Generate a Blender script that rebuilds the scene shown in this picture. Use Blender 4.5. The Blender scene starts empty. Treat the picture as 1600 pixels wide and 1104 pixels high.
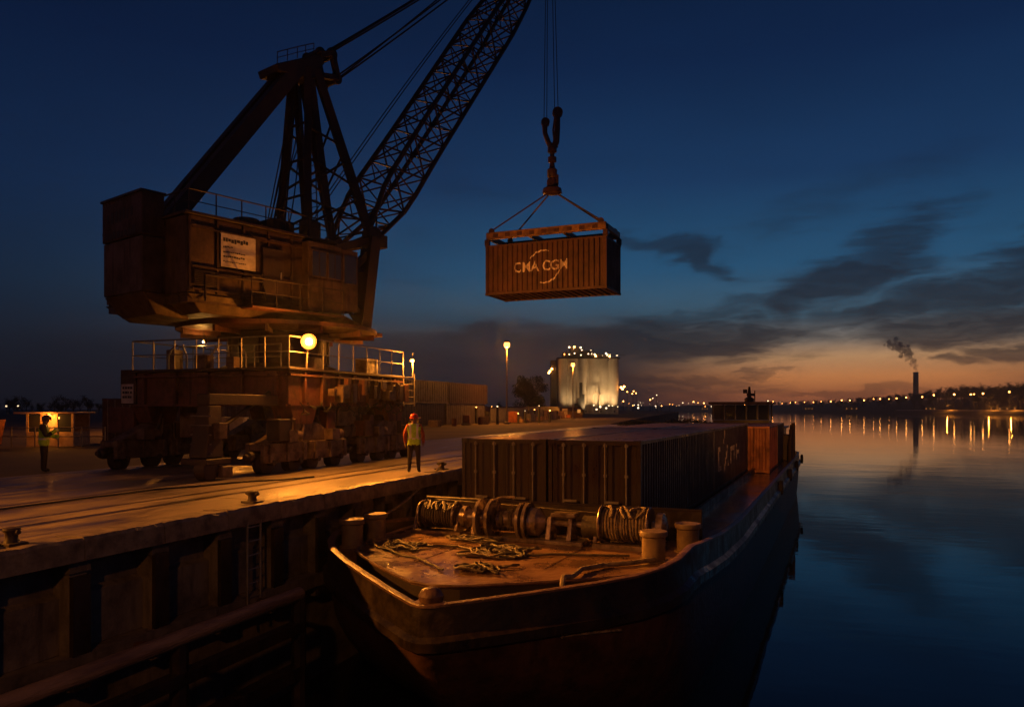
import bpy, bmesh, math, random
from mathutils import Vector, Matrix, Quaternion, noise as mnoise
C = bpy.context.scene
COL = C.collection
PI = math.pi
R_ = math.radians
random.seed(7)

# ------------------------------------------------------------------ camera, sky, exposure
YAW = math.atan(435/1200)                    # quay axis (+Y) lies this far right of the lens axis
cam_d = bpy.data.cameras.new('camera'); cam = bpy.data.objects.new('camera', cam_d); COL.objects.link(cam)
cam.location = (0, 0, 2.0); cam.rotation_euler = (R_(90), 0, YAW)
cam_d.sensor_width = 36; cam_d.lens = 27.0; cam_d.shift_y = 86/1600
cam_d.clip_start = 0.1; cam_d.clip_end = 12000
C.camera = cam
C.view_settings.view_transform = 'Standard'; C.view_settings.look = 'None'
C.view_settings.exposure = 0.0; C.view_settings.gamma = 1.0
C.view_settings.use_curve_mapping = False
C.cycles.use_denoising = True
C.cycles.sample_clamp_indirect = 6.0
C.cycles.max_bounces = 6
C.cycles.use_light_tree = True

SUN_AZ = R_(5.0)                              # afterglow azimuth, clockwise from +Y
world = bpy.data.worlds.new('World'); C.world = world; world.use_nodes = True

def c3v(sock, N, L):
    mp = N.new('ShaderNodeMapping'); mp.inputs['Location'].default_value = (3.7, 8.1, 2.0); L.new(sock, mp.inputs[0]); return mp.outputs[0]
def build_sky():
    nt = world.node_tree; N = nt.nodes; L = nt.links
    N.clear()
    out = N.new('ShaderNodeOutputWorld'); bg = N.new('ShaderNodeBackground')
    def val(x):
        return x
    def m(op, a, b=None, c=None, clamp=False):
        n = N.new('ShaderNodeMath'); n.operation = op; n.use_clamp = clamp
        for i, x in enumerate((a, b, c)):
            if x is None: continue
            if isinstance(x, (int, float)): n.inputs[i].default_value = x
            else: L.new(x, n.inputs[i])
        return n.outputs[0]
    def smooth(x, a, b):
        n = N.new('ShaderNodeMapRange'); n.interpolation_type = 'SMOOTHSTEP'
        L.new(x, n.inputs[0]); n.inputs[1].default_value = a; n.inputs[2].default_value = b
        return n.outputs[0]
    def ramp(x, stops):
        n = N.new('ShaderNodeValToRGB'); e = n.color_ramp.elements
        while len(e) < len(stops): e.new(0.5)
        for el, (p, c) in zip(e, stops):
            el.position = p; el.color = (*c, 1)
        L.new(x, n.inputs[0]); return n.outputs[0]
    def mix(f, a, b):
        n = N.new('ShaderNodeMix'); n.data_type = 'RGBA'
        for s, x in ((n.inputs[0], f), (n.inputs[6], a), (n.inputs[7], b)):
            if isinstance(x, (int, float)): s.default_value = x
            elif isinstance(x, tuple): s.default_value = (*x, 1)
            else: L.new(x, s)
        return n.outputs[2]
    tc = N.new('ShaderNodeTexCoord'); sep = N.new('ShaderNodeSeparateXYZ'); L.new(tc.outputs['Generated'], sep.inputs[0])
    x, y, z = sep.outputs
    az = m('ARCTAN2', x, y)
    hz = m('SQRT', m('ADD', m('MULTIPLY', x, x), m('MULTIPLY', y, y)))
    te = m('DIVIDE', z, m('MAXIMUM', hz, 0.02))                # tangent of elevation
    dz = m('ABSOLUTE', m('SUBTRACT', az, SUN_AZ))
    daz = m('MINIMUM', dz, m('SUBTRACT', 2*PI, dz))
    # slow warp so no edge is a clean line
    def noise(scale3, scale, detail, rough=0.55, vec=None, dist=0.0):
        mp = N.new('ShaderNodeMapping'); mp.inputs['Scale'].default_value = scale3
        L.new(vec or tc.outputs['Generated'], mp.inputs[0])
        n = N.new('ShaderNodeTexNoise'); n.inputs['Scale'].default_value = scale; n.inputs['Detail'].default_value = detail
        n.inputs['Roughness'].default_value = rough; n.inputs['Distortion'].default_value = dist
        L.new(mp.outputs[0], n.inputs[0]); return n.outputs[0]
    comb = N.new('ShaderNodeCombineXYZ'); L.new(az, comb.inputs[0]); L.new(te, comb.inputs[1])
    A = comb.outputs[0]
    n1 = noise((1, 4.5, 1), 3.2, 7, 0.58, A, 0.5)
    n2 = noise((1, 7, 1), 9.0, 8, 0.62, A, 0.8)
    # the cloud deck seen in perspective
    den = m('ADD', m('MAXIMUM', z, 0.0), 0.06)
    c2 = N.new('ShaderNodeCombineXYZ'); L.new(m('DIVIDE', x, den), c2.inputs[0]); L.new(m('DIVIDE', y, den), c2.inputs[1])
    n3 = noise((0.55, 0.22, 1), 1.1, 8, 0.6, c2.outputs[0], 0.6)
    ew = m('ADD', te, m('MULTIPLY', m('SUBTRACT', n1, 0.5), 0.035))
    tramp = smooth  # noqa
    tz = m('MULTIPLY', m('MAXIMUM', te, 0.0), 1.25)             # ramp coordinate: te 0..0.8
    warm = ramp(tz, [(0.0, (0.17, 0.055, 0.036)), (0.020, (0.42, 0.125, 0.042)), (0.048, (0.72, 0.26, 0.075)),
                     (0.078, (0.62, 0.33, 0.145)), (0.105, (0.26, 0.22, 0.18)), (0.14, (0.048, 0.110, 0.160)), (0.22, (0.0155, 0.082, 0.172)),
                     (0.36, (0.0078, 0.036, 0.104)), (0.55, (0.0036, 0.0160, 0.058)), (0.80, (0.0018, 0.0075, 0.028)), (1.0, (0.0011, 0.0045, 0.018))])
    cool = ramp(tz, [(0.0, (0.0070, 0.0066, 0.0090)), (0.05, (0.0090, 0.0090, 0.0135)), (0.10, (0.0085, 0.0125, 0.0230)), (0.18, (0.0070, 0.0185, 0.042)),
                     (0.32, (0.0050, 0.0190, 0.060)), (0.55, (0.0024, 0.0095, 0.037)), (0.80, (0.0013, 0.0052, 0.020)), (1.0, (0.0009, 0.0036, 0.014))])
    f_far = smooth(daz, R_(62), R_(14))
    f_warm = smooth(daz, R_(19), R_(3))
    low = smooth(te, 0.16, 0.06)
    f = m('ADD', m('MULTIPLY', f_warm, low), m('MULTIPLY', f_far, m('SUBTRACT', 1.0, low)))
    base = mix(f, cool, warm)
    dark_far = smooth(daz, R_(80), R_(20))
    nA = noise((1, 2.2, 1), 5.0, 4, 0.5, A, 0.3); nB = noise((1, 2.5, 1), 7.0, 6, 0.6, c3v(A, N, L), 0.4); nC = noise((1, 5, 1), 26.0, 5, 0.6, A, 0.6)
    azw = m('ADD', az, m('MULTIPLY', m('SUBTRACT', nA, 0.5), 0.26))
    tew = m('ADD', m('ADD', te, m('MULTIPLY', m('SUBTRACT', nB, 0.5), 0.075)), m('MULTIPLY', m('SUBTRACT', nC, 0.5), 0.012))
    # clouds ---------------------------------------------------------
    def blob(a0, e0, ang, la, lb, soft, wn=0.9):
        ca, sa = math.cos(R_(ang)), math.sin(R_(ang))
        da = m('SUBTRACT', azw, R_(a0)); de = m('SUBTRACT', tew, e0)
        p = m('DIVIDE', m('ADD', m('MULTIPLY', da, ca), m('MULTIPLY', de, sa)), la)
        q = m('DIVIDE', m('SUBTRACT', m('MULTIPLY', de, ca), m('MULTIPLY', da, sa)), lb)
        r = m('SQRT', m('ADD', m('MULTIPLY', p, p), m('MULTIPLY', q, q)))
        r = m('ADD', r, m('MULTIPLY', m('SUBTRACT', n2, 0.5), wn))
        r = m('ADD', r, m('MULTIPLY', m('SUBTRACT', n1, 0.5), wn))
        return m('MULTIPLY', smooth(r, 1.25, 0.30), soft)
    cl = None
    for b in ((-11.8, 0.085, 1.6, 0.36, 0.040, 0.97), (-30.0, 0.060, 1, 0.36, 0.050, 0.75), (10.2, 0.094, 3, 0.14, 0.037, 0.95), (14.5, 0.062, -4, 0.09, 0.014, 0.80),
              (3.4, 0.158, 32, 0.15, 0.042, 0.92), (8.5, 0.132, 17, 0.18, 0.028, 0.85), (15.0, 0.165, 15, 0.15, 0.036, 0.85),
              (-7.0, 0.193, -24, 0.10, 0.022, 0.82), (-2.5, 0.125, 6, 0.19, 0.018, 0.62), (10.5, 0.055, -3, 0.045, 0.009, 0.85),
              (-6.5, 0.036, -1, 0.10, 0.008, 0.60), (-12.0, 0.022, 0, 0.26, 0.012, 0.62), (-2.0, 0.046, 2, 0.05, 0.005, 0.55),
              (-26.0, 0.30, -14, 0.22, 0.03, 0.22), (3.0, 0.25, 16, 0.20, 0.03, 0.35),
              (2.5, 0.020, 0, 0.12, 0.006, 0.55)):
        v = blob(*b)
        cl = v if cl is None else m('MAXIMUM', cl, v)
    wisp = m('MULTIPLY', smooth(n3, 0.50, 0.74), m('MULTIPLY', smooth(te, 0.55, 0.16), 0.45))
    cl = m('MAXIMUM', cl, wisp)
    cw_ = N.new('ShaderNodeCombineXYZ'); L.new(azw, cw_.inputs[0]); L.new(tew, cw_.inputs[1])
    n4 = noise((1, 7, 1), 10.0, 9, 0.62, cw_.outputs[0], 1.0)
    cl = smooth(m('ADD', cl, m('MULTIPLY', m('SUBTRACT', n4, 0.50), 0.85)), -0.02, 1.12)
    cl = m('MULTIPLY', cl, smooth(te, 0.62, 0.25))
    cl = m('MULTIPLY', m('MULTIPLY', cl, 0.94), smooth(te, -0.01, 0.02))
    ccol = ramp(tz, [(0.0, (0.024, 0.013, 0.014)), (0.06, (0.0105, 0.0100, 0.0130)), (0.12, (0.0075, 0.0105, 0.0165)), (0.25, (0.0075, 0.017, 0.034)),
                     (0.5, (0.0045, 0.014, 0.042)), (1.0, (0.0015, 0.006, 0.02))])
    ccol2 = mix(dark_far, (0.0055, 0.0075, 0.013), ccol)
    sky = mix(cl, base, ccol2)
    # fine grain of the air
    g = m('ADD', 0.86, m('MULTIPLY', n1, 0.28))
    cg = N.new('ShaderNodeVectorMath'); cg.operation = 'SCALE'; L.new(sky, cg.inputs[0]); L.new(g, cg.inputs[3])
    nish = N.new('ShaderNodeTexSky'); nish.sky_type = 'NISHITA'; nish.sun_disc = False
    nish.sun_elevation = R_(-4.5); nish.sun_rotation = SUN_AZ
    ns = N.new('ShaderNodeVectorMath'); ns.operation = 'SCALE'; L.new(nish.outputs[0], ns.inputs[0]); ns.inputs[3].default_value = 0.05
    ad = N.new('ShaderNodeVectorMath'); ad.operation = 'ADD'; L.new(cg.outputs[0], ad.inputs[0]); L.new(ns.outputs[0], ad.inputs[1])
    L.new(ad.outputs[0], bg.inputs[0]); bg.inputs[1].default_value = 1.0
    L.new(bg.outputs[0], out.inputs[0])
build_sky()

# ------------------------------------------------------------------ helpers
def cw(right, fwd, z=0.0):
    "camera-frame metres (right, forward) to world"
    c, s = math.cos(YAW), math.sin(YAW)
    return Vector((right*c - fwd*s, right*s + fwd*c, z))

def tag(o, label=None, cat=None, group=None, kind=None):
    if label: o['label'] = label
    if cat: o['category'] = cat
    if group: o['group'] = group
    if kind: o['kind'] = kind
    return o

def thing(name, label, cat, loc=(0, 0, 0), rz=0.0, group=None):
    o = bpy.data.objects.new(name, None); COL.objects.link(o)
    o.location = loc; o.rotation_euler = (0, 0, rz); o.empty_display_size = 0.3
    return tag(o, label, cat, group)

class MB:
    def __init__(s): s.v = []; s.f = []; s.mi = []; s.cur = 0
    def add(s, vs, fs):
        k = len(s.v); s.v += [tuple(p) for p in vs]
        s.f += [tuple(i+k for i in f) for f in fs]; s.mi += [s.cur]*len(fs); return s
    def box(s, a, b, M=None):
        x0, y0, z0 = a; x1, y1, z1 = b
        vs = [Vector(p) for p in ((x0,y0,z0),(x1,y0,z0),(x1,y1,z0),(x0,y1,z0),(x0,y0,z1),(x1,y0,z1),(x1,y1,z1),(x0,y1,z1))]
        if M is not None: vs = [M @ p for p in vs]
        return s.add(vs, [(3,2,1,0),(4,5,6,7),(0,1,5,4),(1,2,6,5),(2,3,7,6),(3,0,4,7)])
    def cbox(s, c, d, M=None):
        return s.box((c[0]-d[0]/2, c[1]-d[1]/2, c[2]-d[2]/2), (c[0]+d[0]/2, c[1]+d[1]/2, c[2]+d[2]/2), M)
    def hexa(s, vs):
        return s.add(vs, [(3,2,1,0),(4,5,6,7),(0,1,5,4),(1,2,6,5),(2,3,7,6),(3,0,4,7)])
    def bar(s, p, q, w, h=None):
        p, q = Vector(p), Vector(q); h = h or w
        d = q-p; ln = d.length
        if ln < 1e-6: return s
        d.normalize(); up = Vector((0,0,1)) if abs(d.z) < 0.95 else Vector((1,0,0))
        a = d.cross(up).normalized(); b = a.cross(d)
        vs = []
        for e in (p, q):
            for i, j in ((-1,-1),(1,-1),(1,1),(-1,1)): vs.append(e + a*(i*w/2) + b*(j*h/2))
        return s.hexa(vs)
    def path(s, pts, r, n=6, closed=False, cap=True):
        pts = [Vector(p) for p in pts]; m = len(pts); rr = r if isinstance(r, (list, tuple)) else [r]*m
        rings = []; a = None
        for i, p in enumerate(pts):
            t = (pts[min(i+1, m-1)] - pts[max(i-1, 0)])
            if t.length < 1e-7: t = Vector((0,0,1))
            t.normalize()
            if a is None:
                a = t.orthogonal().normalized()
            a = (a - t*a.dot(t))
            if a.length < 1e-5: a = t.orthogonal()
            a.normalize(); b = t.cross(a)
            rings.append([p + a*(math.cos(2*PI*k/n)*rr[i]) + b*(math.sin(2*PI*k/n)*rr[i]) for k in range(n)])
        vs = [v for r_ in rings for v in r_]; fs = []
        for i in range(m-1):
            for k in range(n):
                k2 = (k+1) % n; fs.append((i*n+k, i*n+k2, (i+1)*n+k2, (i+1)*n+k))
        if cap:
            fs.append(tuple(range(n-1, -1, -1))); fs.append(tuple((m-1)*n+k for k in range(n)))
        return s.add(vs, fs)
    def lathe(s, prof, c=(0,0,0), axis=(0,0,1), n=24):
        ax = Vector(axis).normalized(); a = ax.orthogonal().normalized(); b = ax.cross(a); c = Vector(c)
        vs = []; fs = []; m = len(prof)
        for (r, h) in prof:
            for k in range(n):
                t = 2*PI*k/n; vs.append(c + ax*h + a*(math.cos(t)*r) + b*(math.sin(t)*r))
        for i in range(m-1):
            for k in range(n):
                k2 = (k+1) % n; fs.append((i*n+k, i*n+k2, (i+1)*n+k2, (i+1)*n+k))
        fs.append(tuple(range(n-1, -1, -1))); fs.append(tuple((m-1)*n+k for k in range(n)))
        return s.add(vs, fs)
    def prism(s, poly, z0, z1):
        n = len(poly)
        vs = [(x, y, z0) for x, y in poly] + [(x, y, z1) for x, y in poly]
        fs = [tuple(range(n-1, -1, -1)), tuple(range(n, 2*n))] + [(i, (i+1) % n, n+(i+1) % n, n+i) for i in range(n)]
        return s.add(vs, fs)
    def mesh(s, name, mats, smooth=False):
        me = bpy.data.meshes.new(name); me.from_pydata(s.v, [], s.f)
        mats = mats if isinstance(mats, (list, tuple)) else [mats]
        for mm in mats: me.materials.append(mm)
        if len(mats) > 1: me.polygons.foreach_set('material_index', s.mi)
        me.validate()
        if smooth:
            me.shade_smooth(); me.set_sharp_from_angle(angle=R_(40))
        me.update(); return me
    def build(s, name, mats, parent=None, smooth=False, bevel=0.0):
        o = bpy.data.objects.new(name, s.mesh(name, mats, smooth)); COL.objects.link(o)
        if parent is not None: o.parent = parent
        if bevel:
            b = o.modifiers.new('bevel', 'BEVEL'); b.width = bevel; b.segments = 1; b.limit_method = 'ANGLE'
        return o

def inst(name, me, parent=None, M=None):
    o = bpy.data.objects.new(name, me); COL.objects.link(o)
    if parent is not None: o.parent = parent
    if M is not None: o.matrix_basis = M
    return o

_unit = {}
def strut(name, p, q, r, mat_, parent=None, sq=False, n=8):
    key = (mat_.name, sq, n)
    if key not in _unit:
        b = MB()
        if sq: b.box((-1,-1,0),(1,1,1))
        else: b.lathe([(1,0),(1,1)], n=n)
        _unit[key] = b.mesh(name, mat_, not sq)
    p, q = Vector(p), Vector(q); d = q-p
    rx, ry = r if isinstance(r, tuple) else (r, r)
    M = Matrix.Translation(p) @ d.to_track_quat('Z', 'Y').to_matrix().to_4x4() @ Matrix.Diagonal((rx, ry, d.length, 1))
    return inst(name, _unit[key], parent, M)

# ------------------------------------------------------------------ materials
def mat(name, c1, c2=None, rough=0.6, metal=0.0, scale=2.0, bump=0.0, bscale=20.0, spread=(0.4, 0.65), stretch=(1,1,1), emit=None, es=0.0, r2=None, spec=0.5, streak=None):
    m = bpy.data.materials.new(name); m.use_nodes = True
    nt = m.node_tree; N = nt.nodes; L = nt.links; b = N['Principled BSDF']
    b.inputs['Base Color'].default_value = (*c1, 1); b.inputs['Roughness'].default_value = rough; b.inputs['Metallic'].default_value = metal
    b.inputs['Specular IOR Level'].default_value = spec
    geo = N.new('ShaderNodeNewGeometry'); mp = N.new('ShaderNodeMapping'); mp.inputs['Scale'].default_value = stretch
    L.new(geo.outputs['Position'], mp.inputs[0])
    if c2 is not None:
        n = N.new('ShaderNodeTexNoise'); n.inputs['Scale'].default_value = scale; n.inputs['Detail'].default_value = 8; n.inputs['Roughness'].default_value = 0.65
        L.new(mp.outputs[0], n.inputs[0])
        r = N.new('ShaderNodeMapRange'); r.inputs[1].default_value = spread[0]; r.inputs[2].default_value = spread[1]; L.new(n.outputs[0], r.inputs[0])
        fac = r.outputs[0]
        if streak:
            mp2 = N.new('ShaderNodeMapping'); mp2.inputs['Scale'].default_value = streak; L.new(geo.outputs['Position'], mp2.inputs[0])
            n2 = N.new('ShaderNodeTexNoise'); n2.inputs['Scale'].default_value = 3.0; n2.inputs['Detail'].default_value = 5; L.new(mp2.outputs[0], n2.inputs[0])
            rr2 = N.new('ShaderNodeMapRange'); rr2.inputs[1].default_value = 0.5; rr2.inputs[2].default_value = 0.72; L.new(n2.outputs[0], rr2.inputs[0])
            mx = N.new('ShaderNodeMath'); mx.operation = 'MAXIMUM'; L.new(fac, mx.inputs[0]); L.new(rr2.outputs[0], mx.inputs[1]); fac = mx.outputs[0]
        mi = N.new('ShaderNodeMix'); mi.data_type = 'RGBA'; mi.inputs[6].default_value = (*c1, 1); mi.inputs[7].default_value = (*c2, 1)
        L.new(fac, mi.inputs[0]); L.new(mi.outputs[2], b.inputs['Base Color'])
        if r2 is not None:
            rr = N.new('ShaderNodeMapRange'); rr.inputs[3].default_value = rough; rr.inputs[4].default_value = r2
            L.new(fac, rr.inputs[0]); L.new(rr.outputs[0], b.inputs['Roughness'])
    if bump:
        n = N.new('ShaderNodeTexNoise'); n.inputs['Scale'].default_value = bscale; n.inputs['Detail'].default_value = 6
        L.new(mp.outputs[0], n.inputs[0])
        bp = N.new('ShaderNodeBump'); bp.inputs['Strength'].default_value = bump; bp.inputs['Distance'].default_value = 0.03
        L.new(n.outputs[0], bp.inputs['Height']); L.new(bp.outputs[0], b.inputs['Normal'])
    if emit is not None:
        b.inputs['Emission Color'].default_value = (*emit, 1); b.inputs['Emission Strength'].default_value = es
    return m

M = {}
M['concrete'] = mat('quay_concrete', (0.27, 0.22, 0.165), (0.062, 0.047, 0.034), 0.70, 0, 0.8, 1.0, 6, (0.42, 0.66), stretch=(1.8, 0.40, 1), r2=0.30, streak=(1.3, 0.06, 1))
M['coping'] = mat('coping_stone', (0.22, 0.18, 0.14), (0.075, 0.06, 0.047), 0.6, 0, 3.0, 0.35, 25)
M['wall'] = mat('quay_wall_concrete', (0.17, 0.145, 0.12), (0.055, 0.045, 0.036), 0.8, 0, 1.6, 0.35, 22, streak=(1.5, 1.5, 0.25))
M['asphalt'] = mat('yard_asphalt', (0.13, 0.10, 0.072), (0.055, 0.045, 0.034), 0.9, 0, 0.12, 0.3, 4, r2=0.75, spec=0.15)
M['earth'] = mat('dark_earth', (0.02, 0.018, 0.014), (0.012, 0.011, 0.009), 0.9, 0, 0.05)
M['rail'] = mat('rail_steel', (0.22, 0.18, 0.15), (0.10, 0.06, 0.04), 0.35, 0.9, 3)
M['slot'] = mat('slot_dirt', (0.02, 0.017, 0.015), (0.03, 0.025, 0.02), 0.95)
M['crane'] = mat('crane_paint', (0.078, 0.040, 0.021), (0.026, 0.014, 0.009), 0.55, 0.0, 1.3, 0.45, 10, streak=(1.6, 1.6, 0.2), r2=0.8)
M['crane_light'] = mat('crane_pale_paint', (0.12, 0.072, 0.036), (0.040, 0.023, 0.014), 0.55, 0.0, 1.4, 0.4, 10, streak=(1.6, 1.6, 0.2), r2=0.8)
M['crane_dark'] = mat('crane_dark_steel', (0.030, 0.022, 0.018), (0.05, 0.026, 0.016), 0.6, 0.0, 2.2, 0.3, 12)
M['crane_red'] = mat('crane_red_oxide', (0.15, 0.052, 0.030), (0.055, 0.027, 0.018), 0.55, 0, 1.5, 0.5, 10, streak=(1.6, 1.6, 0.2), r2=0.8)
M['crane_box'] = mat('bogie_paint', (0.17, 0.115, 0.08), (0.055, 0.032, 0.022), 0.5, 0, 2.5, 0.5, 12, r2=0.75)
M['rope'] = mat('wire_rope', (0.02, 0.018, 0.017), None, 0.6)
M['hemp'] = mat('mooring_rope', (0.26, 0.20, 0.13), (0.09, 0.07, 0.05), 0.8, 0, 8, 0.8, 60)
M['rope_dark'] = mat('dark_mooring_rope', (0.030, 0.022, 0.017), (0.075, 0.052, 0.036), 0.68, 0, 5, 0.8, 60)
M['glass'] = mat('cab_glass', (0.03, 0.035, 0.045), None, 0.08, 0, spec=1.0)
M['sign'] = mat('sign_white', (0.62, 0.56, 0.50), (0.40, 0.35, 0.30), 0.6, 0, 3)
M['ink'] = mat('sign_ink', (0.03, 0.03, 0.035), None, 0.7)
M['cont_brown'] = mat('container_brown', (0.115, 0.048, 0.028), (0.06, 0.03, 0.02), 0.5, 0, 1.2, 0.25, 14, streak=(2, 2, 0.2), r2=0.75)
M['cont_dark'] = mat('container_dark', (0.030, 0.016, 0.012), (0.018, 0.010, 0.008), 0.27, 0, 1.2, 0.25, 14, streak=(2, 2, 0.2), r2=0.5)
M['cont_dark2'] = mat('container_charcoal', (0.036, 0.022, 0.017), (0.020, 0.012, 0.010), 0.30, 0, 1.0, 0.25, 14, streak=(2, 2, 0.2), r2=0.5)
M['cont_orange'] = mat('container_orange', (0.40, 0.115, 0.032), (0.15, 0.05, 0.02), 0.42, 0, 1.3, 0.25, 14, streak=(2, 2, 0.2), r2=0.7)
M['cont_grey'] = mat('container_grey', (0.075, 0.062, 0.066), (0.04, 0.03, 0.028), 0.45, 0, 1.2, 0.2, 14, r2=0.7)
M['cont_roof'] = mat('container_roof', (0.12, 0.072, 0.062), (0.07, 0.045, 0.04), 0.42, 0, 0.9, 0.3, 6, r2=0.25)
M['letter'] = mat('white_lettering', (0.78, 0.66, 0.55), (0.40, 0.30, 0.22), 0.5, 0, 7, spread=(0.5, 0.72))
M['letter_worn'] = mat('worn_lettering_paint', (0.40, 0.34, 0.30), (0.10, 0.08, 0.07), 0.5, 0, 5, spread=(0.42, 0.6))
M['spreader'] = mat('spreader_paint', (0.30, 0.155, 0.05), (0.10, 0.05, 0.025), 0.5, 0, 2.5, 0.4, 14)
M['hook'] = mat('hook_steel', (0.11, 0.05, 0.032), (0.05, 0.03, 0.022), 0.5, 0.3, 4, 0.4, 14)
M['hull'] = mat('barge_hull', (0.013, 0.011, 0.010), (0.030, 0.018, 0.012), 0.27, 0, 1.4, 0.5, 6, streak=(1.4, 1.4, 0.2), r2=0.6)
M['hull_low'] = mat('barge_bottom', (0.085, 0.040, 0.024), (0.030, 0.018, 0.012), 0.5, 0, 1.3, 0.6, 6, streak=(1.4, 1.4, 0.2))
M['deck'] = mat('barge_deck', (0.17, 0.095, 0.050), (0.070, 0.042, 0.028), 0.40, 0, 1.1, 0.7, 7, r2=0.17)
M['wetdeck'] = mat('barge_side_deck', (0.13, 0.085, 0.055), (0.075, 0.05, 0.036), 0.26, 0, 0.8, 0.25, 7, r2=0.12)
M['gutter'] = mat('barge_gutter', (0.035, 0.026, 0.022), (0.022, 0.017, 0.015), 0.5, 0, 1.5, 0.3, 9)
M['gunwale'] = mat('gunwale_cap', (0.17, 0.10, 0.065), (0.08, 0.045, 0.03), 0.42, 0.0, 4.0, 0.6, 16)
M['bollard'] = mat('bollard_paint', (0.20, 0.145, 0.08), (0.11, 0.075, 0.05), 0.42, 0, 2.6, 0.3, 10, r2=0.65)
M['winch'] = mat('winch_steel', (0.36, 0.29, 0.22), (0.11, 0.075, 0.05), 0.26, 0.6, 4, 0.3, 14)
M['tarp'] = mat('tarpaulin', (0.135, 0.125, 0.06), (0.055, 0.052, 0.03), 0.5, 0, 3.0, 0.5, 12)
M['tarp_dark'] = mat('dark_tarpaulin', (0.070, 0.058, 0.034), (0.035, 0.03, 0.02), 0.5, 0, 3.0, 0.5, 12)
M['timber'] = mat('fender_timber', (0.27, 0.18, 0.11), (0.12, 0.075, 0.047), 0.5, 0, 2.0, 0.6, 14, stretch=(3, 0.4, 3))
M['black'] = mat('black_void', (0.012, 0.011, 0.011), None, 0.9)
M['skin'] = mat('skin', (0.30, 0.17, 0.11), None, 0.6)
M['jacket'] = mat('orange_red_jacket', (0.42, 0.075, 0.03), (0.30, 0.05, 0.02), 0.75, 0, 6)
M['jacket_dark'] = mat('dark_jacket', (0.05, 0.05, 0.05), None, 0.8)
M['trousers'] = mat('work_trousers', (0.035, 0.026, 0.024), None, 0.8)
M['vest'] = mat('hi_vis_vest', (0.58, 0.92, 0.05), (0.42, 0.66, 0.04), 0.6, 0, 10)
M['tape'] = mat('reflective_tape', (0.85, 0.82, 0.62), None, 0.3)
M['helmet_red'] = mat('helmet_red', (0.50, 0.04, 0.02), None, 0.35)
M['helmet_dark'] = mat('helmet_dark', (0.10, 0.05, 0.03), None, 0.35)
M['boot'] = mat('boot', (0.02, 0.017, 0.015), None, 0.6)
M['galv'] = mat('galvanised_steel', (0.26, 0.24, 0.21), (0.16, 0.14, 0.12), 0.45, 0.4, 3)
M['white_paint'] = mat('white_paint', (0.62, 0.52, 0.40), (0.36, 0.27, 0.19), 0.55, 0, 2.5, 0.2, 10, streak=(2, 2, 0.2))
M['booth'] = mat('booth_paint', (0.55, 0.38, 0.22), (0.34, 0.2, 0.1), 0.55, 0, 3)
M['silo'] = mat('silo_concrete', (0.50, 0.46, 0.39), (0.36, 0.32, 0.26), 0.8, 0, 0.15, streak=(0.4, 0.4, 0.03))
M['plant_dark'] = mat('plant_dark_steel', (0.05, 0.048, 0.048), (0.03, 0.03, 0.03), 0.7, 0, 0.2)
M['bark'] = mat('bark', (0.03, 0.024, 0.02), None, 0.9)
M['leaf'] = mat('dark_foliage', (0.020, 0.026, 0.014), (0.034, 0.038, 0.020), 0.8, 0, 0.4)
def smoke_mat():
    m = bpy.data.materials.new('smoke'); m.use_nodes = True; N = m.node_tree.nodes; L = m.node_tree.links
    N.remove(N['Principled BSDF']); v = N.new('ShaderNodeVolumePrincipled'); v.inputs['Color'].default_value = (.5, .5, .52, 1); v.inputs['Density'].default_value = .11
    L.new(v.outputs[0], N['Material Output'].inputs['Volume']); return m
M['smoke'] = smoke_mat()
M['chimney'] = mat('chimney_concrete', (0.045, 0.042, 0.042), None, 0.9)
ORANGE = (1.0, 0.30, 0.028)
def lampmat(name, c, s): return mat(name, (0.02, 0.02, 0.02), None, 0.5, emit=c, es=s)
M['lamp_crane'] = lampmat('crane_lamp_lens', (1.0, 0.36, 0.06), 2.6)
M['lamp_core'] = lampmat('lamp_bulb', (1.0, 0.75, 0.40), 40)
M['lamp_sodium'] = lampmat('sodium_lantern', (1.0, 0.40, 0.075), 4.5)
M['lamp_far'] = lampmat('far_sodium_lantern', (1.0, 0.34, 0.065), 30)
M['lamp_white'] = lampmat('far_white_lantern', (1.0, 0.72, 0.40), 5)
M['lit_window'] = lampmat('lit_window', (1.0, 0.40, 0.09), 0.7)

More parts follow.
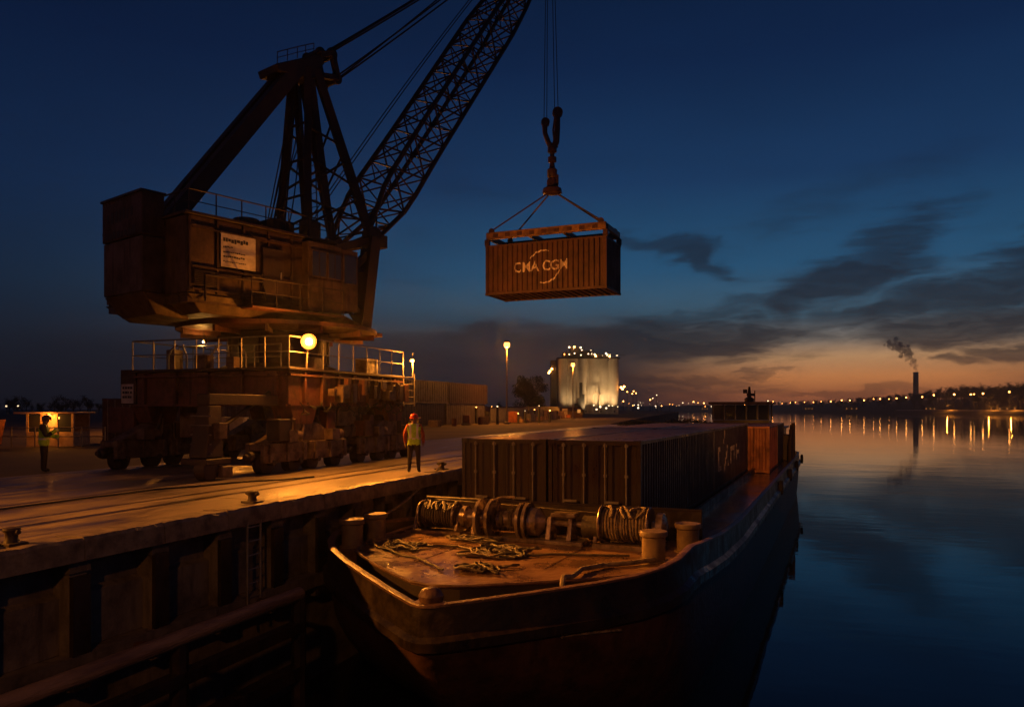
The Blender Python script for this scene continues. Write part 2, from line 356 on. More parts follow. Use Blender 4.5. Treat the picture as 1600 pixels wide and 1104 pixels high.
def water_mat():
    m = bpy.data.materials.new('river_water'); m.use_nodes = True
    nt = m.node_tree; N = nt.nodes; L = nt.links; b = N['Principled BSDF']
    b.inputs['Base Color'].default_value = (0.004, 0.008, 0.012, 1); b.inputs['Roughness'].default_value = 0.03
    b.inputs['IOR'].default_value = 1.33
    geo = N.new('ShaderNodeNewGeometry')
    def nz(sc, det, st):
        mp = N.new('ShaderNodeMapping'); mp.inputs['Scale'].default_value = st; mp.inputs['Rotation'].default_value = (0, 0, 0.3); L.new(geo.outputs['Position'], mp.inputs[0])
        n = N.new('ShaderNodeTexNoise'); n.inputs['Scale'].default_value = sc; n.inputs['Detail'].default_value = det; L.new(mp.outputs[0], n.inputs[0]); return n.outputs[0]
    a = nz(1.3, 3, (0.45, 1, 1)); c = nz(0.22, 4, (0.5, 1, 1)); d = nz(0.018, 3, (0.4, 1.6, 1))
    mu = N.new('ShaderNodeMath'); mu.operation = 'MULTIPLY'; mu.inputs[1].default_value = 3.0; L.new(c, mu.inputs[0])
    ad = N.new('ShaderNodeMath'); ad.operation = 'ADD'; L.new(a, ad.inputs[0]); L.new(mu.outputs[0], ad.inputs[1])
    rg = N.new('ShaderNodeMapRange'); rg.inputs[1].default_value = 0.4; rg.inputs[2].default_value = 0.65; rg.inputs[3].default_value = 0.045; rg.inputs[4].default_value = 0.11
    L.new(d, rg.inputs[0])
    bp = N.new('ShaderNodeBump'); bp.inputs['Distance'].default_value = 0.10; L.new(rg.outputs[0], bp.inputs['Strength'])
    L.new(ad.outputs[0], bp.inputs['Height']); L.new(bp.outputs[0], b.inputs['Normal'])
    return m
M['water'] = water_mat()

# ------------------------------------------------------------------ water, land, quay
WZ = -4.4
w = MB(); w.add([(-2600, -240, WZ), (1500, -240, WZ), (1500, 2600, WZ), (-2600, 2600, WZ)], [(0, 1, 2, 3)])
tag(w.build('water', M['water']), kind='structure')

QX = -10.2                                    # face of the quay
YE = 95.0                                     # its far end
RAILS = (-12.3, -13.1, -15.2, -21.0)
xs = [QX-0.55]
for r in RAILS: xs += [r+0.09, r-0.09]
xs.append(-21.6)
fl = MB()
for r in RAILS: fl.box((r-0.12, -120, -0.6), (r+0.12, YE, -0.075))
fl.box((-21.6, -120, -0.7), (QX-0.56, YE, -0.30))
apron = tag(fl.build('quay_apron', M['slot']), kind='structure')
_sl = {}
SLAB = 4.8
for i in range(0, len(xs)-1, 2):
    x1, x0 = xs[i], xs[i+1]; nx_ = max(1, round((x1-x0)/2.6))
    for q in range(nx_):
        wd = (x1-x0)/nx_; key = round(wd, 3)
        if key not in _sl:
            b = MB(); b.box((0.006 if q else 0.0, 0.007, -0.28), (wd-0.006, SLAB-0.007, 0.0)); _sl[key] = b.mesh('slab', M['concrete'])
        for k in range(-4, 20):
            y0 = k*SLAB + (q % 2)*0.0
            if y0+SLAB > YE+0.01 and k != 19: continue
            if y0+SLAB > YE+1.3: continue
            inst('slab', _sl[key], apron, Matrix.Translation((x0+q*wd, y0-0.4, random.uniform(-0.006, 0.004))))
rb = MB()
for r in RAILS: rb.box((r-0.036, -120, -0.07), (r+0.036, YE-0.01, -0.004))
rb.build('crane_rail', M['rail'], apron)

land = MB()
shore = [(-21.604, -120), (-21.604, YE), (-26, 130), (-36, 220), (-48, 320), (-62, 450), (-70, 520), (-120, 720), (-260, 1100), (-520, 1500), (-900, 2000), (-2600, 2000), (-2600, -120)]
land.prism(shore[::-1], -7.0, -0.004)
tag(land.build('ground', M['asphalt']), kind='structure')

# quay wall: coping, ribs, panels each on their own
qw = thing('quay_wall', 'concrete quay wall with ribs and recessed panels under the crane apron', 'wall', (QX, 0, 0))
PT = 1.6
cope_meshes = []
for k in range(6):
    b = MB(); rnd = random.Random(k)
    ny = 8; top = []
    for j in range(ny+1):
        yy = 0.008 + (PT-0.016)*j/ny
        top.append((yy, 0.035+rnd.uniform(-0.012, 0.012), rnd.uniform(0, 0.03)))
    vs = []; fs = []
    for (yy, zt, ch) in top:
        vs += [(-0.55, yy, -0.32), (-0.55, yy, zt*0.5), (0.04-ch, yy, zt), (0.08-ch*0.6, yy, zt-0.04-ch), (0.08, yy, -0.32)]
    for j in range(ny):
        for i in range(5):
            i2 = (i+1) % 5; fs.append((j*5+i, (j+1)*5+i, (j+1)*5+i2, j*5+i2))
    fs.append((0, 1, 2, 3, 4)); fs.append(tuple(ny*5+i for i in (4, 3, 2, 1, 0)))
    b.add(vs, fs); cope_meshes.append(b.mesh('coping_stone', M['coping']))
rib_b = MB(); rib_b.box((-0.42, -0.15, -2.3), (-0.06, 0.15, -0.325)); rib_b.box((-0.42, -0.19, -0.50), (-0.02, 0.19, -0.33))
rib_me = rib_b.mesh('rib', M['wall'])
st_b = MB(); st_b.box((-0.059, -0.155, -2.25), (0.02, 0.155, -0.52)); strip_me = st_b.mesh('rib_shade_strip', M['hull'])  # dark strip added so the rib fronts read as shaded
pan_b = MB(); pan_b.box((-0.46, 0.152, -0.9), (-0.40, PT-0.152, -0.325)); pan_b.box((-0.46, 0.152, -1.75), (-0.27, PT-0.152, -0.9))
pan_b.add([(-0.27, 0.16, -0.899), (-0.40, 0.16, -0.84), (-0.40, PT-0.16, -0.84), (-0.27, PT-0.16, -0.899)], [(0, 1, 2, 3)])
pan_me = pan_b.mesh('wall_panel', M['wall'])
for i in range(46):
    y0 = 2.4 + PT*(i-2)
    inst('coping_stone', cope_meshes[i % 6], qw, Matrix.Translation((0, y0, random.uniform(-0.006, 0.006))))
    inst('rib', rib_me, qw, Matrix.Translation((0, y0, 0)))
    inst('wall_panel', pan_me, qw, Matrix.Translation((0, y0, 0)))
    inst('rib_shade_strip', strip_me, qw, Matrix.Translation((0, y0, random.uniform(-.04, .04))))
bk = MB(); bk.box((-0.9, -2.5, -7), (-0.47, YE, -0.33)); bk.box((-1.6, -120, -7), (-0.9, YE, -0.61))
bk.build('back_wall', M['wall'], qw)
lg = MB(); lg.box((-0.45, -2.5, -2.05), (0.05, YE, -1.76)); lg.build('lower_ledge', M['wall'], qw)
# timber/steel fender rail on piles in front of the wall
fd = thing('fender_rail', 'long low fender beam on piles along the foot of the quay wall', 'fender', (-8.95, 4, WZ))
FY0, FY1 = -7.5, 8.6
fb = MB()
for i in range(30):
    a = FY0+(FY1-FY0)*i/30; b_ = FY0+(FY1-FY0)*(i+1)/30
    fb.path([(0, a, 2.82), (0, b_, 2.82)], 0.13, 10, cap=(i in (0, 29)))
fb.build('top_tube', M['timber'], fd, True)
f2 = MB(); f2.box((-0.10, FY0, 2.1), (0.12, FY1, 2.3)); f2.box((-0.18, FY0, 1.2), (0.10, FY1, 1.45)); f2.build('lower_beam', M['hull'], fd)
for i in range(6):
    yy = FY0+0.6+3.1*i
    strut('pile', (-0.02, yy, -2.5), (-0.02, yy, 2.72), 0.14, M['hull'], fd)
    strut('bracket', (-1.2, yy+0.3, 2.5), (-0.1, yy+0.3, 2.7), 0.06, M['hull_low'], fd)
f3 = MB(); f3.bar((-0.62, 14.5, 3.78), (-0.62, 24, 3.78), 0.16); 
# horn bollards on the edge
def quay_bollard(y, label):
    t = thing('quay_bollard', label, 'bollard', (QX-0.42, y, 0.03), random.uniform(-0.3, 0.3), 'mooring bollards along the quay edge')
    t.scale = (.72, .72, .72)
    b = MB(); b.box((-0.26, -0.2, -0.01), (0.26, 0.2, 0.05)); b.build('base_plate', M['crane_dark'], t, bevel=0.01)
    b = MB(); b.lathe([(0.15, 0.05), (0.12, 0.12), (0.12, 0.24), (0.17, 0.30), (0.16, 0.34), (0.05, 0.36)], n=16)
    b.build('post', M['crane_dark'], t, True)
    b = MB(); b.path([(-0.24, 0, 0.27), (-0.1, 0, 0.23), (0.1, 0, 0.23), (0.24, 0, 0.27)], [0.05, 0.06, 0.06, 0.05], 8); b.build('horn', M['crane_dark'], t, True)
    return t
quay_bollard(13.3, 'dark iron bollard on the quay edge level with the leg foot of the crane')
quay_bollard(8.0, 'dark iron bollard on the quay edge at the left border of the view')
quay_bollard(22.6, 'small dark bollard on the quay edge close to the standing worker')
b = MB(); rr = random.Random(3); pts = []
for i in range(70):
    a = i*0.5; pts.append((0.28*math.cos(a)+rr.uniform(-.03, .03), 0.42*math.sin(a)+rr.uniform(-.03, .03), 0.04+0.0016*i))
b.path(pts, 0.03, 6)
o = b.build('rope_coil', M['rope_dark'], None, True); o.location = (QX-0.75, 7.35, 0.02)
tag(o, 'dark coil of mooring rope lying on the quay beside the left bollard', 'rope')

# ------------------------------------------------------------------ portal slewing crane
CR = Vector((-18.05, 24.15, 0))
crane = thing('harbour_crane', 'big rusty slewing harbour crane on rails with a lattice boom', 'crane', CR)
HD = R_(17.87)
Fv = Vector((math.sin(HD), math.cos(HD), 0)); Rv = Vector((math.cos(HD), -math.sin(HD), 0))
def U(t, w_, z): return Fv*t + Rv*w_ + Vector((0, 0, z))
UM = Matrix(((Rv.x, Fv.x, 0, 0), (Rv.y, Fv.y, 0, 0), (0, 0, 1, 0), (0, 0, 0, 1)))   # local (w,t,z) to crane frame
def ub(b, w0, w1, t0, t1, z0, z1): return b.box((w0, t0, z0), (w1, t1, z1), UM)
# -- portal
px0, px1, py0, py1 = -3.25, 3.25, -3.85, 3.85
def sidepart(name, a, b_, m_, bev=0.02):
    bb = MB(); bb.box(a, b_); return bb.build(name, m_, crane, bevel=bev)
g1 = sidepart('portal_girder', (px0+0.15, py0+0.15, 2.1), (px1-0.15, py0+0.75, 3.22), M['crane_red'])
sidepart('portal_girder', (px0+0.15, py1-0.75, 2.1), (px1-0.15, py1-0.15, 3.22), M['crane_red'])
sidepart('portal_girder', (px1-0.75, py0+0.76, 2.12), (px1-0.16, py1-0.76, 3.21), M['crane_red'])
sidepart('portal_girder', (px0+0.16, py0+0.76, 2.12), (px0+0.75, py1-0.76, 3.21), M['crane_red'])
for i in range(7):
    yy = py0+0.9+i*1.0
    bb = MB(); bb.box((px1-0.155, yy, 2.13), (px1-0.04, yy+0.09, 3.2)); bb.build('stiffener', M['crane_red'], crane)
for i in range(5):
    xx = px0+0.5+i*1.35
    bb = MB(); bb.box((xx, py0+0.04, 2.12), (xx+0.09, py0+0.149, 3.2)); bb.build('stiffener', M['crane_red'], crane)
for z in (2.08, 3.05):
    bb = MB(); bb.box((px1-0.15, py0+0.1, z), (px1-0.02, py1-0.1, z+0.06)); bb.box((px0+0.1, py0+0.02, z), (px1-0.151, py0+0.148, z+0.06)); bb.build('flange', M['crane_red'], crane)
sidepart('portal_deck', (px0, py0, 3.225), (px1, py1, 3.32), M['crane_dark'])
# faint pale letters worn on the girder, as patches of old paint
pat = MB(); rr = random.Random(11)
for i in range(9):
    y_ = -1.9+i*0.27; hh = rr.uniform(0.16, 0.30)
    pat.box((px1-0.158, y_, 2.62), (px1-0.152, y_+rr.uniform(.10, .2), 2.62+hh))
tag(pat.build('worn_lettering', M['crane_light'], crane), kind='stuff')
# -- legs and bogies
def bogie(x, ya, yb, m_):
    n = 2
    eq = MB()
    L_ = yb-ya
    eq.hexa([(x-0.28, ya+0.35, 0.95), (x+0.28, ya+0.35, 0.95), (x+0.28, yb-0.35, 0.95), (x-0.28, yb-0.35, 0.95),
             (x-0.28, (ya+yb)/2-0.55, 1.55), (x+0.28, (ya+yb)/2-0.55, 1.55), (x+0.28, (ya+yb)/2+0.55, 1.55), (x-0.28, (ya+yb)/2+0.55, 1.55)])
    eq.build('equalizer', m_, crane, bevel=0.03)
    for s in range(n):
        c0 = ya+0.08+s*L_/n; c1 = ya+(s+1)*L_/n-0.08
        bb = MB(); bb.box((x-0.36, c0, 0.34), (x-0.2, c1, 0.95)); bb.box((x+0.2, c0, 0.34), (x+0.36, c1, 0.95)); bb.box((x-0.195, c0+0.02, 0.72), (x+0.195, c1-0.02, 0.93))
        tr = bb.build('bogie_frame', m_, crane, bevel=0.03)
        bb = MB()
        for k in range(3):
            yy = c0+0.25+k*(c1-c0-0.5)/2
            bb.box((x+0.362, yy-0.05, 0.36), (x+0.43, yy+0.05, 0.9))
        bb.box((x+0.362, c0+0.1, 0.55), (x+0.40, c1-0.1, 0.62)); bb.build('bogie_rib', m_, tr)
        for yy in (c0+0.42, c1-0.42):
            bb = MB(); bb.lathe([(0.10, -0.19), (0.33, -0.15), (0.33, -0.10), (0.30, -0.09), (0.30, 0.09), (0.33, 0.10), (0.33, 0.15), (0.10, 0.19)], (x, yy, 0.30), (1, 0, 0), 18)
            bb.lathe([(0.09, 0.19), (0.09, 0.42)], (x, yy, 0.34), (1, 0, 0), 12)
            bb.build('wheel', M['crane_dark'], tr, True)
        bb = MB(); bb.box((x+0.2, (c0+c1)/2-0.22, 0.96), (x+0.62, (c0+c1)/2+0.22, 1.32)); bb.lathe([(0.14, 0), (0.16, 0.04), (0.16, 0.34), (0.1, 0.38)], (x+0.42, (c0+c1)/2+0.23, 1.14), (0, 1, 0), 14); bb.build('drive_motor', M['crane_box'], tr, True)
    for e, d in ((ya, -1), (yb, 1)):
        bb = MB(); bb.lathe([(0.16, 0), (0.16, 0.18), (0.10, 0.22), (0.08, 0.3)], (x, e+d*0.06, 0.55), (0, d, 0), 14); bb.build('buffer', M['crane_dark'], crane, True)
xw, xl = RAILS[2]-CR.x, RAILS[3]-CR.x
for x in (xw, xl):
    bogie(x, -5.1, -0.35, M['crane_box'])
    bogie(x, 0.35, 5.2, M['crane_box'])
    for yc in (-3.0, 3.1):
        bb = MB()
        xi = x-0.35 if x > 0 else x+0.35
        bb.hexa([(x-0.35, yc-0.5, 1.5), (x+0.35, yc-0.5, 1.5), (x+0.35, yc+0.5, 1.5), (x-0.35, yc+0.5, 1.5),
                 (x-0.4, yc-0.75, 2.09), (x+0.36, yc-0.75, 2.09), (x+0.36, yc+0.75, 2.09), (x-0.4, yc+0.75, 2.09)])
        bb.build('portal_leg', M['crane_red'], crane, bevel=0.02)
    bb = MB(); bb.box((x-0.2, -0.55, 1.0), (x+0.2, 0.55, 1.4)); bb.build('sill_beam', M['crane_box'], crane, bevel=0.02)
# leading strut with rail sweep in front of the waterside legs
xo = xw-0.25
bb = MB(); bb.hexa([(xo-0.30, -7.15, 0.62), (xo+0.34, -7.15, 0.62), (xo+0.34, -6.45, 0.62), (xo-0.30, -6.45, 0.62),
                    (xo-0.20, -6.9, 2.09), (xo+0.22, -6.9, 2.09), (xo+0.22, -6.4, 2.09), (xo-0.20, -6.4, 2.09)])
bb.build('outrigger_leg', M['crane_dark'], crane, bevel=0.03)
bb = MB(); bb.box((xo-0.22, -6.9, 2.1), (xo+0.22, -3.84, 2.42)); bb.build('outrigger_beam', M['crane_dark'], crane, bevel=0.02)
strut('outrigger_brace', (xo, -6.5, 1.3), (xo, -4.0, 2.5), 0.07, M['crane_dark'], crane)
for k in range(5): strut('rung', (xo-0.36, -6.98, 0.75+k*0.26), (xo+0.36, -6.98, 0.75+k*0.26), 0.018, M['galv'], crane)
bb = MB(); bb.box((xo+0.24, -6.8, 1.15), (xo+0.48, -6.45, 1.6)); bb.build('control_box', M['crane_box'], crane, bevel=0.02)
bb = MB(); bb.box((xo-0.42, -7.3, 0.44), (xo+0.48, -6.3, 0.61)); bb.build('foot_plate', M['crane_dark'], crane, bevel=0.02)
bb = MB(); bb.lathe([(0.1, -0.2), (0.30, -0.17), (0.30, 0.17), (0.1, 0.2)], (xw, -7.05, 0.30), (1, 0, 0), 18); bb.build('wheel', M['crane_dark'], crane, True)
bb = MB(); bb.box((xw-0.3, -6.75, 0.06), (xw+0.3, -6.3, 0.39)); bb.build('rail_sweep', M['crane_box'], crane, bevel=0.03)
# clutter between the legs: cable drum and control boxes
bb = MB(); bb.lathe([(0.75, -0.3), (0.75, -0.26), (0.35, -0.25), (0.35, 0.25), (0.75, 0.26), (0.75, 0.3)], (xw-0.2, 0.1, 1.75), (1, 0, 0), 24); bb.build('cable_drum', M['crane_box'], crane, True)
for i, (x, y, dx, dy, z0, z1) in enumerate(((1.9, 1.2, .8, .6, 1.1, 2.08), (2.5, -1.5, .5, .7, 1.45, 2.07), (-2.0, -2.9, .9, .6, 1.0, 2.07), (-0.2, 3.2, 1.2, .5, 1.2, 2.07), (2.2, 2.4, .45, .45, 1.5, 2.07))):
    bb = MB(); bb.box((x, y, z0), (x+dx, y+dy, z1)); bb.build('control_box', M['crane_box'], crane, bevel=0.02)
# near landside power cabinet with a notice
bb = MB(); bb.box((px0-0.75, py0+0.3, 2.15), (px0-0.05, py0+1.3, 3.35)); cab_ = bb.build('power_cabinet', M['crane'], crane, bevel=0.02)
bb = MB(); bb.box((px0-0.68, py0+0.275, 2.18), (px0-0.14, py0+0.298, 2.85)); bb.build('notice', M['sign'], cab_)
bb = MB(); rr = random.Random(5)
for r_ in range(3):
    for k in range(4):
        bb.box((px0-0.62+k*0.115, py0+0.268, 2.68-r_*0.16), (px0-0.62+k*0.115+rr.uniform(.05, .1), py0+0.2745, 2.76-r_*0.16))
tag(bb.build('notice_print', M['ink'], cab_), kind='stuff')
bb = MB(); bb.box((px0-1.15, py0+0.15, 1.15), (px0+0.0, py0+1.2, 2.05)); bb.build('control_box', M['crane_red'], crane, bevel=0.02)
# -- railings round the portal deck
def railing(pts, h, step, m_, parent, mid=(0.5,), r=0.022, name='railing', top_r=0.026):
    b = MB()
    for p, q in zip(pts, pts[1:]):
        p, q = Vector(p), Vector(q)
        b.path([p+Vector((0, 0, h)), q+Vector((0, 0, h))], top_r, 6)
        for mm in mid: b.path([p+Vector((0, 0, h*mm)), q+Vector((0, 0, h*mm))], r*0.8, 6)
    o = b.build(name, m_, parent, True)
    for p, q in zip(pts, pts[1:]):
        p, q = Vector(p), Vector(q); n = max(1, int((q-p).length/step+0.5))
        for i in range(n+(1 if q == Vector(pts[-1]) else 0)):
            a = p.lerp(q, i/n); strut('post', a, a+Vector((0, 0, h)), r, m_, o)
    return o
e = 0.06
railing([(px1-e, py1-e, 3.32), (px1-e, py0+e, 3.32), (px0+e, py0+e, 3.32), (px0+e, py1-e, 3.32)], 0.98, 0.95, M['galv'], crane)
railing([(px1-1.2, py0+1.2, 3.32), (px0+1.0, py0+1.2, 3.32)], 0.85, 1.1, M['galv'], crane, name='inner_railing')
# boxes and hoses standing on the deck
for (x, y, dx, dy, h) in ((-1.0, -3.3, .5, .4, .5), (-2.6, -2.9, .4, .4, .75), (0.4, -3.4, .35, .3, .4), (2.4, 1.4, .5, .9, .6), (2.3, -1.7, .4, .5, .45)):
    bb = MB(); bb.box((x, y, 3.32), (x+dx, y+dy, 3.32+h)); bb.build('deck_box', M['crane_box'], crane, bevel=0.02)
for (x, y, s) in ((-2.2, -3.2, .3), (-1.5, -3.1, -.25), (-0.3, -3.25, .35), (0.9, -3.0, -.3)):
    bb = MB(); bb.path([(x, y, 3.32), (x, y, 3.8), (x+s*.5, y, 4.05), (x+s, y+.1, 4.2)], 0.035, 6); bb.build('hose', M['galv'], crane, True)
# end ladder platform
bb = MB()
xa, ya = px1+0.05, py1+0.1
for dx in (0.0, 0.5): bb.path([(xa+dx-0.3, ya+0.25, 2.1), (xa+dx-0.3, ya+0.25, 3.4)], 0.03, 6)
lad = bb.build('ladder', M['galv'], crane, True)
for k in range(5): strut('rung', (xa-0.3, ya+0.25, 2.2+k*0.27), (xa+0.2, ya+0.25, 2.2+k*0.27), 0.02, M['galv'], lad)
# -- slewing column
bb = MB(); bb.lathe([(2.1, 3.33), (2.1, 3.5), (1.75, 3.62), (1.75, 4.55), (2.2, 4.7), (2.2, 4.98)], n=40); bb.build('slewing_ring', M['crane_dark'], crane, True)
for k in range(14):
    a = 2*PI*k/14; bb = MB(); bb.cbox((0, 0, 0), (0.10, 0.09, 0.95), Matrix.Rotation(a, 4, 'Z') @ Matrix.Translation((1.79, 0, 4.1))); bb.build('ring_rib', M['crane_dark'], crane)
# -- machinery house
HZ0, HZ1 = 5.25, 7.9
bb = MB()
pl = [(-2.6, -5.1), (2.6, -5.1), (2.6, 0.45), (-2.6, 0.45)]
ub(bb, -2.55, 2.55, -5.08, 0.43, HZ0, HZ1); bb.build('machine_house', M['crane'], crane)
hp = random.Random(2)
for i in range(6):                                              # plated side
    t0 = -5.1+i*0.93
    bb = MB(); ub(bb, 2.552, 2.60, t0+0.01, t0+0.915, HZ0+0.3, HZ1-0.02); bb.build('side_plate', M['crane_light'] if i in (0,) else M['crane'], crane, bevel=0.008)
for i in range(4):
    w0 = -2.6+i*1.3
    bb = MB(); ub(bb, w0+0.01, w0+1.285, -5.13, -5.082, HZ0+0.3, HZ1-0.02); bb.build('rear_plate', M['crane_light'], crane, bevel=0.008)
bb = MB()
for i in range(7): ub(bb, 2.602, 2.66, -5.08+i*0.92, -5.02+i*0.92, HZ0+0.32, HZ1-0.04)
bb.build('seam_batten', M['crane'], crane)
bb = MB(); ub(bb, -2.72, 2.72, -5.22, 0.55, HZ1, HZ1+0.09); bb.build('house_roof', M['crane_dark'], crane, bevel=0.01)
# tapered lower skirt
bb = MB()
vv = []
for (w_, t_, z_) in ((-2.3, -4.5, 4.98), (2.3, -4.5, 4.98), (2.3, 2.6, 4.98), (-2.3, 2.6, 4.98), (-2.68, -5.15, 5.5), (2.68, -5.15, 5.5), (2.68, 0.5, 5.5), (-2.68, 0.5, 5.5)): vv.append(U(t_, w_, z_))
bb.hexa(vv); bb.build('lower_skirt', M['crane_light'], crane, bevel=0.02)
bb = MB(); bb.lathe([(3.1, 4.74), (3.6, 4.82), (3.6, 4.96), (3.1, 4.978)], n=48); bb.build('turntable_deck', M['crane_red'], crane, True)
for k in range(12):
    a = 2*PI*k/12; bb = MB(); bb.cbox((0, 0, 0), (1.3, 0.1, 0.22), Matrix.Rotation(a, 4, 'Z') @ Matrix.Translation((2.85, 0, 4.7))); bb.build('deck_bracket', M['crane_red'], crane)
# counterweight
bb = MB(); ub(bb, -1.3, 1.3, -5.85, -5.14, 7.35, 8.65); cwt = bb.build('counterweight', M['crane'], crane, bevel=0.02)
bb = MB(); ub(bb, -1.27, 1.27, -5.82, -5.14, 5.62, 7.32); bb.build('counterweight_block', M['crane_light'], crane, bevel=0.02)
bb = MB(); vv = [U(t_, w_, z_) for (w_, t_, z_) in ((-1.1, -5.3, 4.95), (1.1, -5.3, 4.95), (1.1, -4.2, 4.85), (-1.1, -4.2, 4.85), (-1.27, -5.80, 5.6), (1.27, -5.80, 5.6), (1.27, -4.5, 5.6), (-1.27, -4.5, 5.6))]
bb.hexa(vv); bb.build('counterweight_block', M['crane_light'], crane, bevel=0.02)
bb = MB(); ub(bb, -1.34, 1.34, -5.9, -5.1, 8.65, 8.72); bb.build('counterweight_lid', M['crane_dark'], crane)
# dark worn marks lettered on the rear
bb = MB(); rr = random.Random(9)
for k in range(7):
    w_ = -0.95+k*0.26; ub(bb, w_, w_+rr.uniform(.08, .18), -5.858, -5.852, 7.95+rr.uniform(-.05, .05), 8.25+rr.uniform(-.05, .08))
for k in range(8):
    w_ = -1.05+k*0.25; ub(bb, w_, w_+rr.uniform(.12, .22), -5.858, -5.852, 7.42, 7.60+rr.uniform(-.04, .1))
tag(bb.build('rear_lettering', M['ink'], cwt), kind='stuff')
# sign
bb = MB(); ub(bb, 2.668, 2.70, -4.06, -2.82, 6.45, 7.55); sg = bb.build('company_sign', M['sign'], crane, bevel=0.006)
bb = MB(); rr = random.Random(21)
rowz = ((7.30, 0.15, 9, .12), (7.08, 0.06, 5, .07), (6.92, 0.05, 11, .08), (6.78, 0.07, 10, .08), (6.62, 0.04, 13, .07))
for (z_, h_, n_, w2) in rowz:
    t_ = -3.98
    for k in range(n_):
        wd = rr.uniform(.5, 1.0)*w2
        zz = z_+rr.uniform(-.012, .012)
        ub(bb, 2.7005, 2.704, t_, t_+wd, zz-h_/2*rr.uniform(.5, 1), zz+h_/2*rr.uniform(.5, 1)); t_ += wd+0.015
tag(bb.build('sign_print', M['ink'], sg), kind='stuff')
# operator cab at the front right
bb = MB(); ub(bb, 2.61, 2.98, -0.95, 0.5, 5.35, 7.75); cabp = bb.build('operator_cab', M['crane_light'], crane, bevel=0.02)
bb = MB(); ub(bb, 2.15, 2.98, 0.505, 1.25, 5.5, 7.7); cab2 = bb.build('operator_cab', M['crane_light'], crane, bevel=0.02)
for (t0, t1) in ((-0.80, -0.25), (-0.1, 0.42)):
    bb = MB(); ub(bb, 2.975, 3.02, t0-0.05, t1+0.05, 6.52, 7.48); fr = bb.build('window_frame', M['crane_light'], cabp)
    bb = MB(); ub(bb, 3.021, 3.03, t0, t1, 6.58, 7.42); bb.build('pane', M['glass'], cabp)
    bb = MB(); ub(bb, 3.03, 3.045, (t0+t1)/2-0.015, (t0+t1)/2+0.015, 6.56, 7.44); bb.build('glazing_bar', M['crane_dark'], cabp)
bb = MB(); ub(bb, 2.975, 3.0, 0.62, 1.15, 6.5, 7.5); bb.build('pane', M['glass'], cab2)
# roof furniture
rp = [U(0.4, 2.5, HZ1+0.09), U(-5.0, 2.5, HZ1+0.09), U(-5.0, -2.5, HZ1+0.09)]
railing(rp, 0.72, 0.9, M['crane_dark'], crane, name='roof_railing')
bb = MB(); bb.lathe([(0.55, 0), (0.55, 0.45), (0.42, 0.58), (0.0, 0.62)], U(-2.0, 0.9, HZ1+0.09), n=20); bb.build('roof_vent', M['crane'], crane, True)
bb = MB(); ub(bb, 0.7, 1.6, -1.4, -0.5, HZ1+0.09, HZ1+0.75); bb.build('roof_box', M['crane'], crane, bevel=0.02)
bb = MB(); ub(bb, -0.6, 0.6, -3.9, -2.6, HZ1+0.09, HZ1+0.5); bb.build('roof_box', M['crane'], crane, bevel=0.02)
# hoist drums in the open front
bb = MB(); bb.lathe([(0.55, -1.1), (0.55, -1.0), (0.38, -0.98), (0.38, 0.98), (0.55, 1.0), (0.55, 1.1)], U(1.3, 0, 7.2), Rv, 24); bb.build('hoist_drum', M['crane_dark'], crane, True)
# -- front frame under the boom foot
FT = 3.5
bm_ = M['crane_dark']
for s in (-1.2, 1.2):
    strut('front_column', U(2.95, s, 5.0), U(FT, s, 8.85), (0.30, 0.24), bm_, crane, True)
    strut('front_brace', U(0.5, s, 7.75), U(FT-0.05, s, 8.75), (0.13, 0.13), bm_, crane, True)
    strut('front_brace', U(0.5, s, 5.7), U(FT-0.2, s, 8.2), (0.14, 0.12), bm_, crane, True)
    strut('front_brace', U(0.5, s, 7.5), U(3.05, s, 5.6), (0.10, 0.10), bm_, crane, True)
    strut('front_sill', U(0.5, s, 5.15), U(3.2, s, 5.15), (0.2, 0.16), bm_, crane, True)
    strut('front_brace', U(0.5, s, 6.9), U(FT-0.1, s, 7.6), (0.10, 0.10), bm_, crane, True)
for z_, t_ in ((8.7, FT), (7.3, 3.28), (5.15, 2.97)):
    strut('cross_beam', U(t_, -1.35, z_), U(t_, 1.35, z_), (0.17, 0.17), bm_, crane, True)
strut('front_brace', U(3.28, -1.2, 7.3), U(2.97, 1.2, 5.15), 0.08, bm_, crane)
bb = MB(); ub(bb, -1.9, 1.9, 0.5, 3.45, 4.82, 4.975); bb.build('front_deck', M['crane_red'], crane, bevel=0.02)
for s in (-1.2, 1.2):
    bb = MB(); bb.lathe([(0.34, -0.22), (0.34, 0.22)], U(FT+0.02, s, 8.95), Rv, 18); bb.build('boom_pivot', bm_, crane, True)
    bb = MB(); bb.cbox((0, 0, 0), (0.5, 0.35, 0.5), UM @ Matrix.Translation((s, FT+0.45, 8.75))); bb.build('pivot_bracket', bm_, crane)
